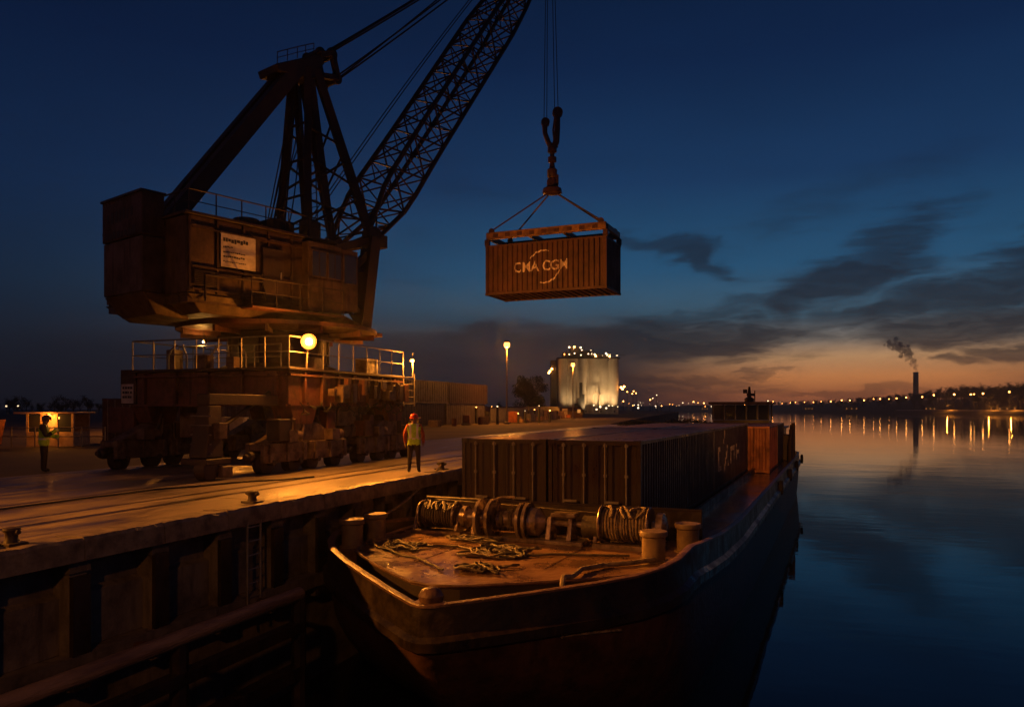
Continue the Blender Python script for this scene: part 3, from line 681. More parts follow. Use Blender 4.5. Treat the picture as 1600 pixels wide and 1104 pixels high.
# -- clutter that a working crane carries
rr = random.Random(31)
for i in range(16):                                                # gear along the waterside girder
    y_ = -1.6+i*0.33+rr.uniform(-.08, .08); dz = rr.uniform(.2, .7); z0 = rr.uniform(2.15, 3.1-dz)
    bb = MB(); bb.box((px1-0.03, y_, z0), (px1+rr.uniform(.06, .32), y_+rr.uniform(.14, .42), z0+dz)); bb.build('junction_box', rr.choice((M['crane_box'], M['crane'], M['crane_dark'], M['crane_red'])), crane, bevel=.015)
for i in range(12):                                                # drooping cables under the girder
    y_ = -3.4+i*0.6; bb = MB(); l_ = rr.uniform(.5, 1.1); d_ = rr.uniform(.15, .5)
    bb.path([(px1-0.02+rr.uniform(-.1, .2), y_+l_*t, 2.2-d_*4*t*(1-t)) for t in [k/8 for k in range(9)]], .02, 5); bb.build('slack_cable', M['rope'], crane, True)
for i in range(22):                                                # pipes, jacks and brackets about the bogies
    x = rr.choice((xw, xl))+rr.uniform(.1, .5); y_ = rr.uniform(-4.8, 4.9); h = rr.uniform(.3, .9)
    strut('bogie_pipe', (x, y_, .95), (x+rr.uniform(-.15, .15), y_+rr.uniform(-.3, .3), .95+h), rr.uniform(.025, .07), rr.choice((M['crane_box'], M['crane_dark'])), crane)
for i in range(10):
    x = xw+rr.uniform(-.3, .3); y_ = -4.6+i*1.0; bb = MB(); bb.box((x, y_, 1.0), (x+rr.uniform(.2, .5), y_+rr.uniform(.25, .6), 1.0+rr.uniform(.4, 1.0))); bb.build('gear_housing', rr.choice((M['crane_box'], M['crane_red'], M['crane_dark'])), crane, bevel=.03)
for z_ in (5.62, 6.3, 7.5):                                        # stringers and pipes along the house
    bb = MB(); ub(bb, 2.665, 2.70, -5.0, -1.0, z_, z_+0.05); bb.build('side_stringer', M['crane'], crane)
bb = MB(); bb.path([U(-4.6, 2.72, 5.3), U(-4.6, 2.72, 6.1), U(-2.6, 2.74, 6.15), U(-2.4, 2.74, 5.5)], .04, 6); bb.build('conduit', M['crane_dark'], crane, True)
bb = MB(); ub(bb, 2.665, 2.70, -2.55, -1.75, 5.62, 7.3); dr_ = bb.build('house_door', M['crane_dark'], crane, bevel=.01)
bb = MB(); ub(bb, 2.70, 2.74, -1.9, -1.84, 6.3, 6.55); bb.build('handle', M['galv'], dr_)
for k in range(9):                                                 # louvres
    bb = MB(); ub(bb, 2.662, 2.72, -4.95, -4.2, 5.75+k*0.055, 5.775+k*0.055); bb.build('louvre', M['crane_dark'], crane)
bb = MB(); ub(bb, 2.6, 3.25, -3.3, 0.4, 5.2, 5.26); bb.build('side_walkway', M['crane_red'], crane)
railing([U(0.4, 3.2, 5.26), U(-3.3, 3.2, 5.26), U(-3.3, 2.7, 5.26)], 0.9, 0.9, M['crane_dark'], crane, name='walkway_railing', r=0.018, top_r=0.02)
for k in range(26):                                                # rivet heads on the counterweight
    bb = MB(); bb.lathe([(.03, 0), (.02, .02), (0, .025)], U(-5.85, -1.2+(k % 13)*0.2, 7.40 if k < 13 else 8.58), -Fv, 8); bb.build('rivet', M['crane'], cwt, True)
for (t0, w0, z0, dt, dw, dz) in ((-4.6, -1.9, HZ1+.09, 1.0, .8, .35), (-1.0, -1.6, HZ1+.09, .8, 1.0, .5), (-3.0, 1.5, HZ1+.09, .5, .5, .28), (-0.4, 1.7, HZ1+.09, .6, .5, .7)):
    bb = MB(); ub(bb, w0, w0+dw, t0, t0+dt, z0, z0+dz); bb.build('roof_box', M['crane_dark'], crane, bevel=.02)
bb = MB(); bb.path([U(-1.2, 1.9, HZ1+.1), U(-1.2, 1.9, HZ1+.75)], .09, 8); bb.build('exhaust_pipe', M['crane_dark'], crane, True)
# -- A-frame
AP = (1.1, 15.3)
for s in (-1, 1):
    strut('back_stay', U(-4.6, 0.36*s+0.1, HZ1+0.1), U(0.55, 0.36*s, 14.9), (0.20, 0.26), bm_, crane, True)
    strut('mast_leg', U(0.6, 0.92*s, HZ1+0.1), U(0.95, 0.45*s, 15.0), (0.135, 0.15), bm_, crane, True)
    strut('front_leg', U(FT-0.05, 1.15*s, 9.0), U(1.35, 0.42*s, 15.1), (0.135, 0.15), bm_, crane, True)
    strut('mast_strut', U(2.0, 0.8*s, HZ1-0.5), U(1.1, 0.45*s, 14.6), (0.11, 0.12), bm_, crane, True)
# head
bb = MB()
hv = [(-0.6, -0.45, 14.35), (0.6, -0.45, 14.35), (0.5, 1.6, 14.75), (-0.5, 1.6, 14.75), (-0.6, -0.55, 14.6), (0.6, -0.55, 14.6), (0.5, 1.65, 15.8), (-0.5, 1.65, 15.8)]
bb.hexa([U(t, w_, z) for (w_, t, z) in hv]); bb.build('mast_head', bm_, crane, bevel=0.03)
for s in (-0.45, 0.45):
    strut('head_arm', U(1.5, s, 15.7), U(2.15, s, 15.98), (0.10, 0.10), bm_, crane, True)
    strut('head_arm', U(1.5, s, 14.9), U(2.4, s, 15.10), (0.10, 0.10), bm_, crane, True)
    strut('head_arm', U(2.12, s, 15.98), U(2.38, s, 15.10), (0.10, 0.10), bm_, crane, True)
for (t, z) in ((2.15, 15.98), (2.38, 15.1), (1.6, 15.8)):
    bb = MB(); bb.lathe([(0.24, -0.45), (0.24, -0.36), (0.19, -0.34), (0.19, 0.34), (0.24, 0.36), (0.24, 0.45)], U(t, 0, z), Rv, 16); bb.build('sheave', bm_, crane, True)
railing([U(-0.5, 0.58, 14.62), U(0.4, 0.55, 15.15), U(1.2, 0.5, 15.6)], 0.42, 0.6, bm_, crane, name='head_railing', r=0.016, top_r=0.018)
# mast ladder, bracing and cable runs
lb = MB()
for s in (0.25, 0.6): lb.path([U(1.35, s, HZ1), U(1.15, s*0.8, 14.4)], 0.025, 5)
lb_o = lb.build('mast_ladder', bm_, crane, True)
for k in range(24):
    f_ = k/24; z_ = HZ1+f_*6.4; strut('rung', U(1.35-0.2*f_, 0.25-0.05*f_, z_), U(1.35-0.2*f_, 0.6-0.1*f_, z_), 0.015, bm_, lb_o)
rr = random.Random(4)
def legpt(kind, s, f_):
    a, b_ = {'m': (U(0.6, 0.92*s, HZ1+0.1), U(0.95, 0.45*s, 15.0)), 'f': (U(FT-0.05, 1.15*s, 9.0), U(1.35, 0.42*s, 15.1))}[kind]
    return a.lerp(b_, f_)
for (f0, f1) in ((0.08, 0.22), (0.22, 0.08), (0.3, 0.45), (0.45, 0.3), (0.62, 0.55)):
    for s in (-1, 1): strut('mast_brace', legpt('m', s, f0+0.05), legpt('f', s, f1), 0.05, bm_, crane)
for f_ in (0.12, 0.3, 0.5, 0.7): strut('mast_brace', legpt('m', -1, f_), legpt('m', 1, f_), 0.05, bm_, crane)
for (f0, f1) in ((0.1, 0.3), (0.3, 0.5), (0.5, 0.7)): strut('mast_brace', legpt('f', -1, f0), legpt('f', 1, f1), 0.045, bm_, crane)
for k in range(9):
    p = U(rr.uniform(-0.3, 0.2), rr.uniform(-1.2, 0.2), HZ1+rr.uniform(0, .3)); q = U(rr.uniform(0.6, 1.4), rr.uniform(-.6, .2), rr.uniform(12, 14.6))
    mid = p.lerp(q, 0.5)+Vector((rr.uniform(-.5, .2), rr.uniform(-.4, .4), -0.6))
    cb = MB(); cb.path([p*(1-t)*(1-t)+mid*(2*t*(1-t))+q*(t*t) for t in [i/10 for i in range(11)]], 0.025, 5); cb.build('slack_cable', bm_, crane, True)
# -- lattice boom
B0 = Vector((FT+0.05, 8.95)); B1 = Vector((17.75, 28.5))
bd = (B1-B0); BL = bd.length; bd = bd/BL; bn = Vector((-bd.y, bd.x))      # in the (t,z) plane
def BP(s, d, w_):                                                        # along, normal, across
    p = B0+bd*s+bn*d; return U(p.x, w_, p.y)
def half(s):
    f_ = s/BL
    taper = min(1, 0.30+f_/0.10*0.7) if f_ < 0.10 else (1.0 if f_ < 0.62 else 1.0-(f_-0.62)/0.38*0.72)
    return 0.76*taper, 0.98*(1.0 if f_ < 0.7 else 1.0-(f_-0.7)/0.3*0.55)*(1.22-0.22*min(1, f_/0.25))
stations = [0.0]
while stations[-1] < BL-0.9: stations.append(stations[-1]+1.08)
stations[-1] = BL
for sd_ in (-1, 1):
    for sw in (-1, 1):
        cb = MB(); cb.path([BP(s, half(s)[0]*sd_, half(s)[1]*sw) for s in stations], 0.105, 8); cb.build('boom_chord', bm_, crane, True)
for i in range(len(stations)-1):
    a, b_ = stations[i], stations[i+1]; (da, wa), (db, wb) = half(a), half(b_); fl_ = 1 if i % 2 else -1
    for sw in (-1, 1):
        strut('boom_lacing', BP(a, da*fl_, wa*sw), BP(b_, -db*fl_, wb*sw), 0.042, bm_, crane, n=6)
        strut('boom_lacing', BP(a, da, wa*sw), BP(a, -da, wa*sw), 0.036, bm_, crane, n=6)
    for sd_ in (-1, 1):
        strut('boom_lacing', BP(a, da*sd_, wa*fl_), BP(b_, db*sd_, -wb*fl_), 0.042, bm_, crane, n=6)
        strut('boom_lacing', BP(a, da*sd_, wa), BP(a, da*sd_, -wa), 0.036, bm_, crane, n=6)
    m_ = (a+b_)/2; dm, wm = half(m_)
    for sw in (-1, 1): strut('boom_lacing', BP(m_, 0, wm*sw), BP(b_, db*fl_, wb*sw), 0.028, bm_, crane, n=6)
bb = MB()
for s in (-0.35, -0.1, 0.15, 0.4): bb.lathe([(0.42, -0.05), (0.36, -0.03), (0.36, 0.03), (0.42, 0.05)], U(17.75, s, 28.5), Rv, 20)
bb.build('boom_tip_sheave', bm_, crane, True)
# ropes: luffing ropes from mast head to tip, hoist ropes along the boom
def sag_rope(name, p, q, r, parent, m_, sag=0.0, n=12):
    b = MB(); p, q = Vector(p), Vector(q)
    b.path([p.lerp(q, i/n)-Vector((0, 0, 4*sag*(i/n)*(1-i/n))) for i in range(n+1)], r, 6); return b.build(name, m_, parent, True)
for (s, t0, z0, t1, dz, r) in ((-0.3, 2.15, 16.15, 16.9, 1.2, .035), (-0.2, 2.15, 16.1, 16.9, 1.1, .035), (0.2, 2.15, 16.05, 16.9, .95, .035), (0.32, 2.4, 15.0, 17.0, .7, .035), (-0.3, 2.4, 15.05, 15.8, -.9, .035), (-0.1, 2.4, 14.95, 14.6, -2.1, .03)):
    sag_rope('luffing_rope', U(t0, s, z0), U(t1, s, 28.3+dz*0.6), r, crane, M['rope'], 0.15)
for (s, off) in ((-0.9, 1.6), (-0.6, 1.25)):
    sag_rope('hoist_rope', U(1.9, s, 9.4), U(17.2, s*0.4, 28.9+off*0.3), 0.022, crane, M['rope'], -0.45)
HK = Vector(cw(2.25, 43.0)) - CR                # hook line below the tip
HZ = 19.2
for (dx, dy, zb) in ((-0.46, 0.0, 18.05), (-0.30, 0.05, 18.05), (0.14, 0.0, 18.6), (0.34, 0.05, 18.6)):
    cx, sx = math.cos(YAW), math.sin(YAW)
    p = Vector((HK.x+dx*cx-dy*sx, HK.y+dx*sx+dy*cx, zb-0.1)); q = U(17.75, 0.6*dx, 28.4)
    sag_rope('fall_rope', p, q, 0.022, crane, M['rope'])
# -- crane lights
def flood(loc, r, m_, watt, color, parent, face, lname, rad=0.1, housing=True):
    face = Vector(face).normalized()
    if housing:
        b = MB(); b.lathe([(r*0.5, -r*1.1), (r*1.0, -r*0.5), (r*1.18, 0.0), (r*1.18, 0.03), (r*1.02, 0.03), (r*1.02, 0.0)], loc, face, 20)
        h = b.build('floodlight', M['crane_dark'], parent, True)
        b = MB(); b.lathe([(r, -0.01), (r*0.95, 0.035), (r*0.6, 0.06)], loc, face, 20); b.build('lens', m_, h, True)
        b = MB(); b.lathe([(r*.52, .05), (r*.5, .075), (r*.2, .085)], loc, face, 16); b.build('bulb', M['lamp_core'], h, True)
    l = bpy.data.lights.new(lname, 'POINT'); l.energy = watt; l.color = color; l.shadow_soft_size = rad
    o = bpy.data.objects.new(lname, l); COL.objects.link(o); o.parent = parent; o.location = Vector(loc)+face*(rad+0.14)
    return o
LL = Vector((px1+0.12, -3.0, 4.17))
fl_ = bpy.data.lights.new('crane_floodlight', 'SPOT'); fl_.energy = 2700; fl_.color = ORANGE; fl_.spot_size = R_(150); fl_.spot_blend = 0.95; fl_.shadow_soft_size = 0.14
fo = bpy.data.objects.new('crane_floodlight', fl_); COL.objects.link(fo); fo.parent = crane; fo.location = LL+Vector((0.2, -0.16, -0.06))
fo.rotation_euler = Vector((0.80, -0.30, -0.26)).to_track_quat('-Z', 'Y').to_euler()
flood(LL, 0.22, M['lamp_crane'], 520, ORANGE, crane, (0.75, -0.66, -0.12), 'floodlight_spill', 0.14)
strut('lamp_bracket', LL+Vector((-0.15, 0.1, -0.9)), LL+Vector((-0.1, 0.1, -0.12)), 0.03, M['galv'], crane)
L2 = Vector((px1+0.25, py1+0.15, 3.98))
flood(L2, 0.085, M['lamp_crane'], 420, ORANGE, crane, (0.35, -0.6, -0.55), 'corner_light', 0.06)
bl_ = bpy.data.lights.new('bow_light', 'SPOT'); bl_.energy = 15000; bl_.color = ORANGE; bl_.spot_size = R_(44); bl_.spot_blend = 1.0; bl_.shadow_soft_size = 0.14
bo_ = bpy.data.objects.new('bow_light', bl_); COL.objects.link(bo_); bo_.parent = crane; bo_.location = LL+Vector((0.25, -0.2, 0.0))
bo_.rotation_euler = (Vector((-4.6, 16.2, -1.2))-CR-bo_.location).to_track_quat('-Z', 'Y').to_euler()
tl = bpy.data.lights.new('load_light', 'SPOT'); tl.energy = 4300; tl.color = ORANGE; tl.spot_size = R_(46); tl.spot_blend = 0.7; tl.shadow_soft_size = 0.07
to = bpy.data.objects.new('load_light', tl); COL.objects.link(to); to.parent = crane; to.location = L2+Vector((0.16, 0.16, 0.05))
to.rotation_euler = (cw(2.3, 42, 9.3)-CR-to.location).to_track_quat('-Z', 'Y').to_euler()
strut('lamp_bracket', L2+Vector((0, 0.05, -0.7)), L2+Vector((0, 0.05, 0.3)), 0.025, M['galv'], crane)
# walkway lamp behind, between deck and house (its glow reaches the rear railing)
L3 = Vector((-1.2, -2.55, 4.35))
flood(L3, 0.07, M['lamp_crane'], 28, (1.0, 0.45, 0.08), crane, (-0.5, -0.7, -0.3), 'walkway_light', 0.05)

dl = bpy.data.lights.new('container_fill_spot', 'SPOT'); dl.energy = 5000; dl.color = ORANGE; dl.spot_size = R_(40); dl.spot_blend = 0.6; dl.shadow_soft_size = 0.07  # extra spot added at the corner lamp to brighten the orange container
do_ = bpy.data.objects.new('container_fill_spot', dl); COL.objects.link(do_); do_.parent = crane; do_.location = L2+Vector((0.2, 0.1, 0.12))
do_.rotation_euler = (Vector((-1.5, 44.5, -0.6))-CR-do_.location).to_track_quat('-Z', 'Y').to_euler()

HL, HW, HH, HP = 7.05, 2.85, 2.8, 0.30
# ------------------------------------------------------------------ shipping containers
def corr_pts(a, b_, pitch):
    n = max(1, round((b_-a)/pitch)); p = (b_-a)/n; out = []
    for i in range(n):
        s = a+i*p; out += [(s, 0), (s+0.30*p, 0), (s+0.44*p, 1), (s+0.86*p, 1)]
    out.append((b_, 0)); return out
def corr_sheet(b, a, b_, z0, z1, pos, depth, pitch, axis, sign):
    "corrugated sheet: runs along axis, faces sign*(other axis), outer face at pos"
    pts = corr_pts(a, b_, pitch); vs = []; fs = []
    for (s, o) in pts:
        q = pos - sign*o*depth
        for z in (z0, z1): vs.append((q, s, z) if axis == 'y' else (s, q, z))
    for i in range(len(pts)-1):
        f = (2*i, 2*i+2, 2*i+3, 2*i+1)
        fs.append(f if (sign > 0) == (axis == 'y') else f[::-1])
    b.add(vs, fs)
    q = pos - sign*(depth+0.012)                    # inner skin so that the wall has a back
    if axis == 'y': b.add([(q, a, z0), (q, b_, z0), (q, b_, z1), (q, a, z1)], [(0, 1, 2, 3)])
    else: b.add([(a, q, z0), (b_, q, z0), (b_, q, z1), (a, q, z1)], [(0, 1, 2, 3)])
_cm = {}
def cont_meshes(L, W, H, m_, pitch, roofm):
    key = (L, W, H, m_.name, pitch, roofm.name)
    if key in _cm: return _cm[key]
    hl, hw = L/2, W/2; d = {}; DEP = 0.10 if L == HL else 0.045
    b = MB()
    for sx in (-1, 1):
        for sy in (-1, 1):
            x0, x1 = sorted((sx*hw, sx*(hw-0.10))); y0, y1 = sorted((sy*(hl-0.02), sy*(hl-0.14)))
            b.box((x0, y0, 0.121), (x1, y1, H-0.119))
        x0, x1 = sorted((sx*(hw-0.004), sx*(hw-0.07)))
        b.box((x0, -hl+0.16, 0.02), (x1, hl-0.16, 0.16)); b.box((x0, -hl+0.16, H-0.10), (x1, hl-0.16, H-0.015))
    for sy in (-1, 1):
        y0, y1 = sorted((sy*(hl-0.024), sy*(hl-0.12)))
        b.box((-hw+0.17, y0, 0.02), (hw-0.17, y1, 0.16)); b.box((-hw+0.17, y0, H-0.13), (hw-0.17, y1, H-0.015))
    d['frame'] = b.mesh('frame', m_)
    for s, nm in ((-1, 'side_panel'), (1, 'side_panel')):
        b = MB(); corr_sheet(b, -hl+0.14, hl-0.14, 0.15, H-0.09, s*(hw-0.012), DEP, pitch, 'y', s); d['side', s] = b.mesh(nm, m_)
    b = MB(); corr_sheet(b, -hw+0.1, hw-0.1, 0.15, H-0.12, hl-0.035, 0.045, pitch, 'x', 1); d['end'] = b.mesh('end_panel', m_)
    b = MB()                                          # roof: shallow cross ridges
    n = int(L/0.42); zt = H-0.022; vs = []; fs = []
    for i in range(n):
        y0 = -hl+0.13+(L-0.26)*i/n; p = (L-0.26)/n
        for (f_, o) in ((0, 0), (.34, 0), (.42, .018), (.92, .018)):
            vs += [(-hw+0.07, y0+f_*p, zt-o), (hw-0.07, y0+f_*p, zt-o)]
    vs += [(-hw+0.07, hl-0.13, zt), (hw-0.07, hl-0.13, zt)]
    for i in range(len(vs)//2-1): fs.append((2*i, 2*i+1, 2*i+3, 2*i+2))
    b.add(vs, fs); d['roof'] = b.mesh('roof_panel', roofm)
    b = MB(); b.box((-hw+0.08, -hl+0.1, 0.10), (hw-0.08, hl-0.1, 0.145))
    k = int(L/0.4)
    for i in range(k): y_ = -hl+0.25+(L-0.5)*i/k; b.box((-hw+0.075, y_, 0.03), (hw-0.075, y_+0.06, 0.099))
    d['floor'] = b.mesh('floor', m_)
    b = MB(); b.box((-0.09, -0.09, -0.06), (0.09, 0.09, 0.06)); d['cast'] = b.mesh('corner_casting', m_)
    b = MB(); dw = hw-0.115
    corr_sheet(b, 0, dw, 0.16, H-0.13, -hl+0.055, 0.03, 0.36, 'x', -1)
    b.box((0.0, -hl+0.045, 0.165), (0.05, -hl+0.054, H-0.135)); b.box((dw-0.05, -hl+0.045, 0.165), (dw, -hl+0.054, H-0.135))
    d['door'] = b.mesh('door', m_)
    b = MB(); b.lathe([(0.022, 0.10), (0.022, H-0.08)], n=8)
    for z in (0.14, 0.9, H-0.9, H-0.14): b.cbox((0, 0.012, z), (0.09, 0.035, 0.07))
    d['rod'] = b.mesh('lock_rod', M['galv'], True)
    b = MB(); b.box((0, -0.03, 1.0), (0.34, -0.005, 1.06)); d['handle'] = b.mesh('handle', M['galv'])
    _cm[key] = d; return d
def container(label, loc, rz, L, m_, group=None, W=2.438, H=2.591, pitch=0.30, roofm=None, doors=True):
    t = thing('shipping_container', label, 'container', loc, rz, group)
    d = cont_meshes(L, W, H, m_, pitch, roofm or m_); hl, hw = L/2, W/2
    inst('frame', d['frame'], t); inst('side_panel', d['side', -1], t); inst('side_panel', d['side', 1], t)
    inst('end_panel', d['end'], t); inst('roof_panel', d['roof'], t); inst('floor', d['floor'], t)
    for sx in (-1, 1):
        for sy in (-1, 1):
            for z in (0.06, H-0.058): inst('corner_casting', d['cast'], t, Matrix.Translation((sx*(hw-0.087), sy*(hl-0.087), z)))
    if doors:
        for x in (-hw+0.112, 0.003):
            dr = inst('door', d['door'], t, Matrix.Translation((x, 0, 0)))
            for q in (0.30, 0.85): inst('lock_rod', d['rod'], dr, Matrix.Translation((q, -hl+0.015, 0)))
            inst('handle', d['handle'], dr, Matrix.Translation((0.32, -hl, 0)))
    else:
        inst('end_panel', d['end'], t, Matrix.Rotation(PI, 4, 'Z'))
    return t

def text_mesh(s, size, depth_fn, breaks, name, m_, parent, to3, bold=0.0, sx=1.0):
    "flat print cut at the sheet's folds and laid on it; to3(u, v) -> point"
    cu = bpy.data.curves.new('t', 'FONT'); cu.body = s; cu.size = size; cu.offset = bold; cu.resolution_u = 3; cu.align_x = 'CENTER'; cu.align_y = 'CENTER'
    o = bpy.data.objects.new('t', cu); COL.objects.link(o)
    dg = bpy.context.evaluated_depsgraph_get(); me = bpy.data.meshes.new_from_object(o.evaluated_get(dg))
    bpy.data.objects.remove(o); bpy.data.curves.remove(cu)
    bm = bmesh.new(); bm.from_mesh(me); bpy.data.meshes.remove(me)
    for v in bm.verts: v.co.x *= sx
    return finish_print(bm, breaks, name, m_, parent, to3)
def finish_print(bm, breaks, name, m_, parent, to3):
    for u in breaks:
        bmesh.ops.bisect_plane(bm, geom=bm.verts[:]+bm.edges[:]+bm.faces[:], plane_co=(u, 0, 0), plane_no=(1, 0, 0))
    for v in bm.verts: v.co = to3(v.co.x, v.co.y)
    me = bpy.data.meshes.new(name); bm.to_mesh(me); bm.free(); me.materials.append(m_)
    return inst(name, me, parent)

# the hanging container (long side to the crane lamp)
HL, HW, HH, HP = 7.05, 2.85, 2.8, 0.30
ca = R_(23) - YAW                                     # long side direction, clockwise from world X
ctr = cw(2.30, 43.05, 8.33)
hc = container('brown container with pale lettering hanging from the crane in mid air', ctr, R_(90)-ca, HL, M['cont_brown'], None, HW, HH, HP, M['cont_brown'], doors=False)
# local +x of the container points (rz=90-ca): +y local is along -long..., the printed side is local +x = away/near test below
hd = math.radians(90)-ca
nx = Vector((math.cos(hd), math.sin(hd), 0))          # local +x in world
side = 1 if nx.dot(cw(-2.30, -43.05)) > 0 else -1
cp = corr_pts(-HL/2+0.14, HL/2-0.14, HP)
def coff(s):
    for (a, oa), (b_, ob) in zip(cp, cp[1:]):
        if a <= s <= b_: return oa+(ob-oa)*(s-a)/max(b_-a, 1e-9)
    return 0
FLIP = 1 if side > 0 else -1
def on_side(u, v):
    y_ = u*FLIP
    return Vector((side*(HW/2-0.012-coff(y_)*0.10+0.006), y_, HH/2+0.0+v))
brk = [s*FLIP for s, o in cp]
text_mesh('CMA CGM', 0.78, None, brk, 'lettering', M['letter'], hc, lambda u, v: on_side(u-0.22, v+0.02), 0.010, 0.88)
def arc_print(r, a0, a1, w0, cx, cy):
    bm = bmesh.new(); n = 16; prev = None
    for i in range(n+1):
        a = R_(a0+(a1-a0)*i/n); wd = w0*math.sin(PI*(0.12+0.76*i/n))
        p = bm.verts.new((cx+math.cos(a)*(r-wd), cy+math.sin(a)*(r-wd)*0.96, 0)); q = bm.verts.new((cx+math.cos(a)*(r+wd), cy+math.sin(a)*(r+wd)*0.96, 0))
        if prev: bm.faces.new((prev[0], p, q, prev[1]))
        prev = (p, q)
    return bm
for (a0, a1) in ((72, 150), (-105, -15)):
    finish_print(arc_print(0.92, a0, a1, 0.045, -0.05, 0.0), brk, 'logo_arc', M['letter'], hc, on_side)

# spreader, slings and hook
ly = Vector((-math.sin(hd), math.cos(hd), 0))          # local +y in world (long direction)
sp = thing('lifting_spreader', 'rusty yellow spreader frame clamped on top of the hanging container', 'spreader', ctr+Vector((0, 0, HH)), hd)
for sx in (-1, 1):
    b = MB(); b.box((sx*(HW/2-0.1)-0.11, -HL/2+0.05, 0.33), (sx*(HW/2-0.1)+0.11, HL/2-0.05, 0.72)); b.build('side_beam', M['spreader'], sp, bevel=0.02)
    for k in range(9):
        b = MB(); b.box((sx*(HW/2-0.1)+sx*0.112-0.004, -HL/2+0.5+k*0.72, 0.40), (sx*(HW/2-0.1)+sx*0.112+0.004, -HL/2+0.5+k*0.72+0.3, 0.62)); b.build('wear_patch', M['hook'], sp)
    for sy in (-1, 1):
        b = MB(); b.box((sx*(HW/2-0.1)-0.13, sy*(HL/2-0.09)-0.13, 0.0), (sx*(HW/2-0.1)+0.13, sy*(HL/2-0.09)+0.13, 0.329)); b.build('twistlock', M['hook'], sp, bevel=0.02)
        b = MB(); b.lathe([(0.16, -0.06), (0.16, 0.06)], (sx*(HW/2-0.1), sy*(HL/2-0.35), 0.80), (1, 0, 0), 14); b.build('sling_lug', M['hook'], sp, True)
for y_ in (-HL/2+0.09, -1.0, 1.0, HL/2-0.09):
    b = MB(); b.box((-HW/2+0.215, y_-0.09, 0.36), (HW/2-0.215, y_+0.09, 0.66)); b.build('cross_beam', M['spreader'], sp, bevel=0.02)
HB = Vector((CR.x+HK.x, CR.y+HK.y, 0))
apex = HB+Vector((0, 0, 14.2))
Minv = Matrix.Rotation(-hd, 4, 'Z')
la = Minv @ (apex-(ctr+Vector((0, 0, HH))))
for sx in (-1, 1):
    for sy in (-1, 1):
        p = Vector((sx*(HW/2-0.1), sy*(HL/2-0.35), 0.82)); d = (p-la).normalized()
        strut('sling', la+d*0.42, p, 0.045, M['hook'], sp, n=6)
hk = thing('crane_hook', 'heavy rusty hook block with two sheave arms holding the slings', 'hook', HB+Vector((0, 0, 14.0)), YAW)
b = MB(); b.lathe([(0.18, -0.05), (0.55, 0.05), (0.52, 0.28), (0.30, 0.42), (0.30, 0.75), (0.24, 0.85)], n=16); b.build('sling_ring', M['hook'], hk, True)
b = MB(); b.lathe([(0.20, 0.85), (0.28, 0.95), (0.28, 1.35), (0.17, 1.45), (0.12, 1.75), (0.24, 1.8), (0.24, 2.05), (0.12, 2.1), (0.14, 2.3), (0.26, 2.35), (0.26, 2.6), (0.1, 2.7)], n=14); b.build('swivel', M['hook'], hk, True)
b = MB(); b.cbox((0.24, 0, 0.75), (0.22, 0.4, 0.6)); b.build('latch', M['hook'], hk, bevel=0.03)
for nm, pts, rr_ in (('hook_arm', [(0.0, 0, 2.55), (-0.22, 0, 2.9), (-0.40, 0, 3.4), (-0.42, 0, 3.95)], [.17, .15, .14, .16]), ('hook_arm', [(0.02, 0, 2.5), (0.22, 0, 2.9), (0.28, 0, 3.6), (0.30, 0, 4.55)], [.18, .19, .17, .16])):
    b = MB(); b.path(pts, rr_, 10); b.build(nm, M['hook'], hk, True)
for (x, z, r) in ((-0.38, 4.0, 0.24), (0.30, 4.55, 0.29)):
    b = MB(); b.lathe([(r, -0.14), (r, -0.1), (r*0.75, -0.05), (r*0.75, 0.05), (r, 0.1), (r, 0.14)], (x, 0, z), (0, 1, 0), 18); b.build('sheave', M['hook'], hk, True)
b = MB(); b.path([(0.16, 0.02, 4.4), (0.05, 0.1, 3.6), (0.12, 0.05, 2.9), (0.3, 0, 2.6)], 0.05, 6); b.path([(-0.3, .1, 3.9), (-0.42, .05, 3.2), (-0.15, .05, 2.6)], 0.05, 6); b.build('chain', M['hook'], hk, True)

# ------------------------------------------------------------------ barge
BO = cw(3.16, 18.95); BRZ = -(math.atan(510/1200)-YAW)
barge = thing('cargo_barge', 'long dark steel river barge moored along the quay, bow towards the viewer', 'barge', (BO.x, BO.y, 0), BRZ)
BC = -2.2; HBM = 4.07; LST = 46.0
half_out = [(0, -7.58), (0.22, -7.52), (0.55, -7.30), (1.1, -6.93), (1.9, -6.35), (2.7, -5.75), (3.3, -5.22), (3.72, -4.65), (3.96, -4.05), (4.05, -3.2), (4.07, -1.8), (4.07, 1.0), (4.07, 5), (4.07, 12), (4.07, 20), (4.07, 30), (4.07, 40), (3.95, 43.5), (3.5, 45.3), (2.4, LST), (0, LST)]
outline = [(x, y) for x, y in half_out] + [(-x, y) for x, y in half_out[-2:0:-1]]
outline = [(x+0.35*max(0, min(1, (-4.2-y)/3.5)), y) for x, y in outline]            # stem a little to starboard
NO = len(outline)
def onorm(i):
    p, q = outline[(i-1) % NO], outline[(i+1) % NO]; t = Vector((q[0]-p[0], q[1]-p[1])); t.normalize()
    return Vector((t.y, -t.x))
def zg(y, x=0):
    if y > 4: return -1.30
    if y > -3.2: return -1.30+0.56*((4-y)/7.2)**1.3
    return -0.74-0.54*min(1, (-3.2-y)/4.4)
def ring(z_or_fn, out, shift):
    pts = []
    for i, (x, y) in enumerate(outline):
        n_ = onorm(i); k = max(0.0, min(1.0, (6-y)/12.9))
        zz = z_or_fn(x, y) if callable(z_or_fn) else z_or_fn
        narrow = 1-0.16*max(0, shift/4.6)*k
        pts.append((BC+(x+n_.x*out)*narrow, y+n_.y*out+shift*k**1.5, zz))
    return pts
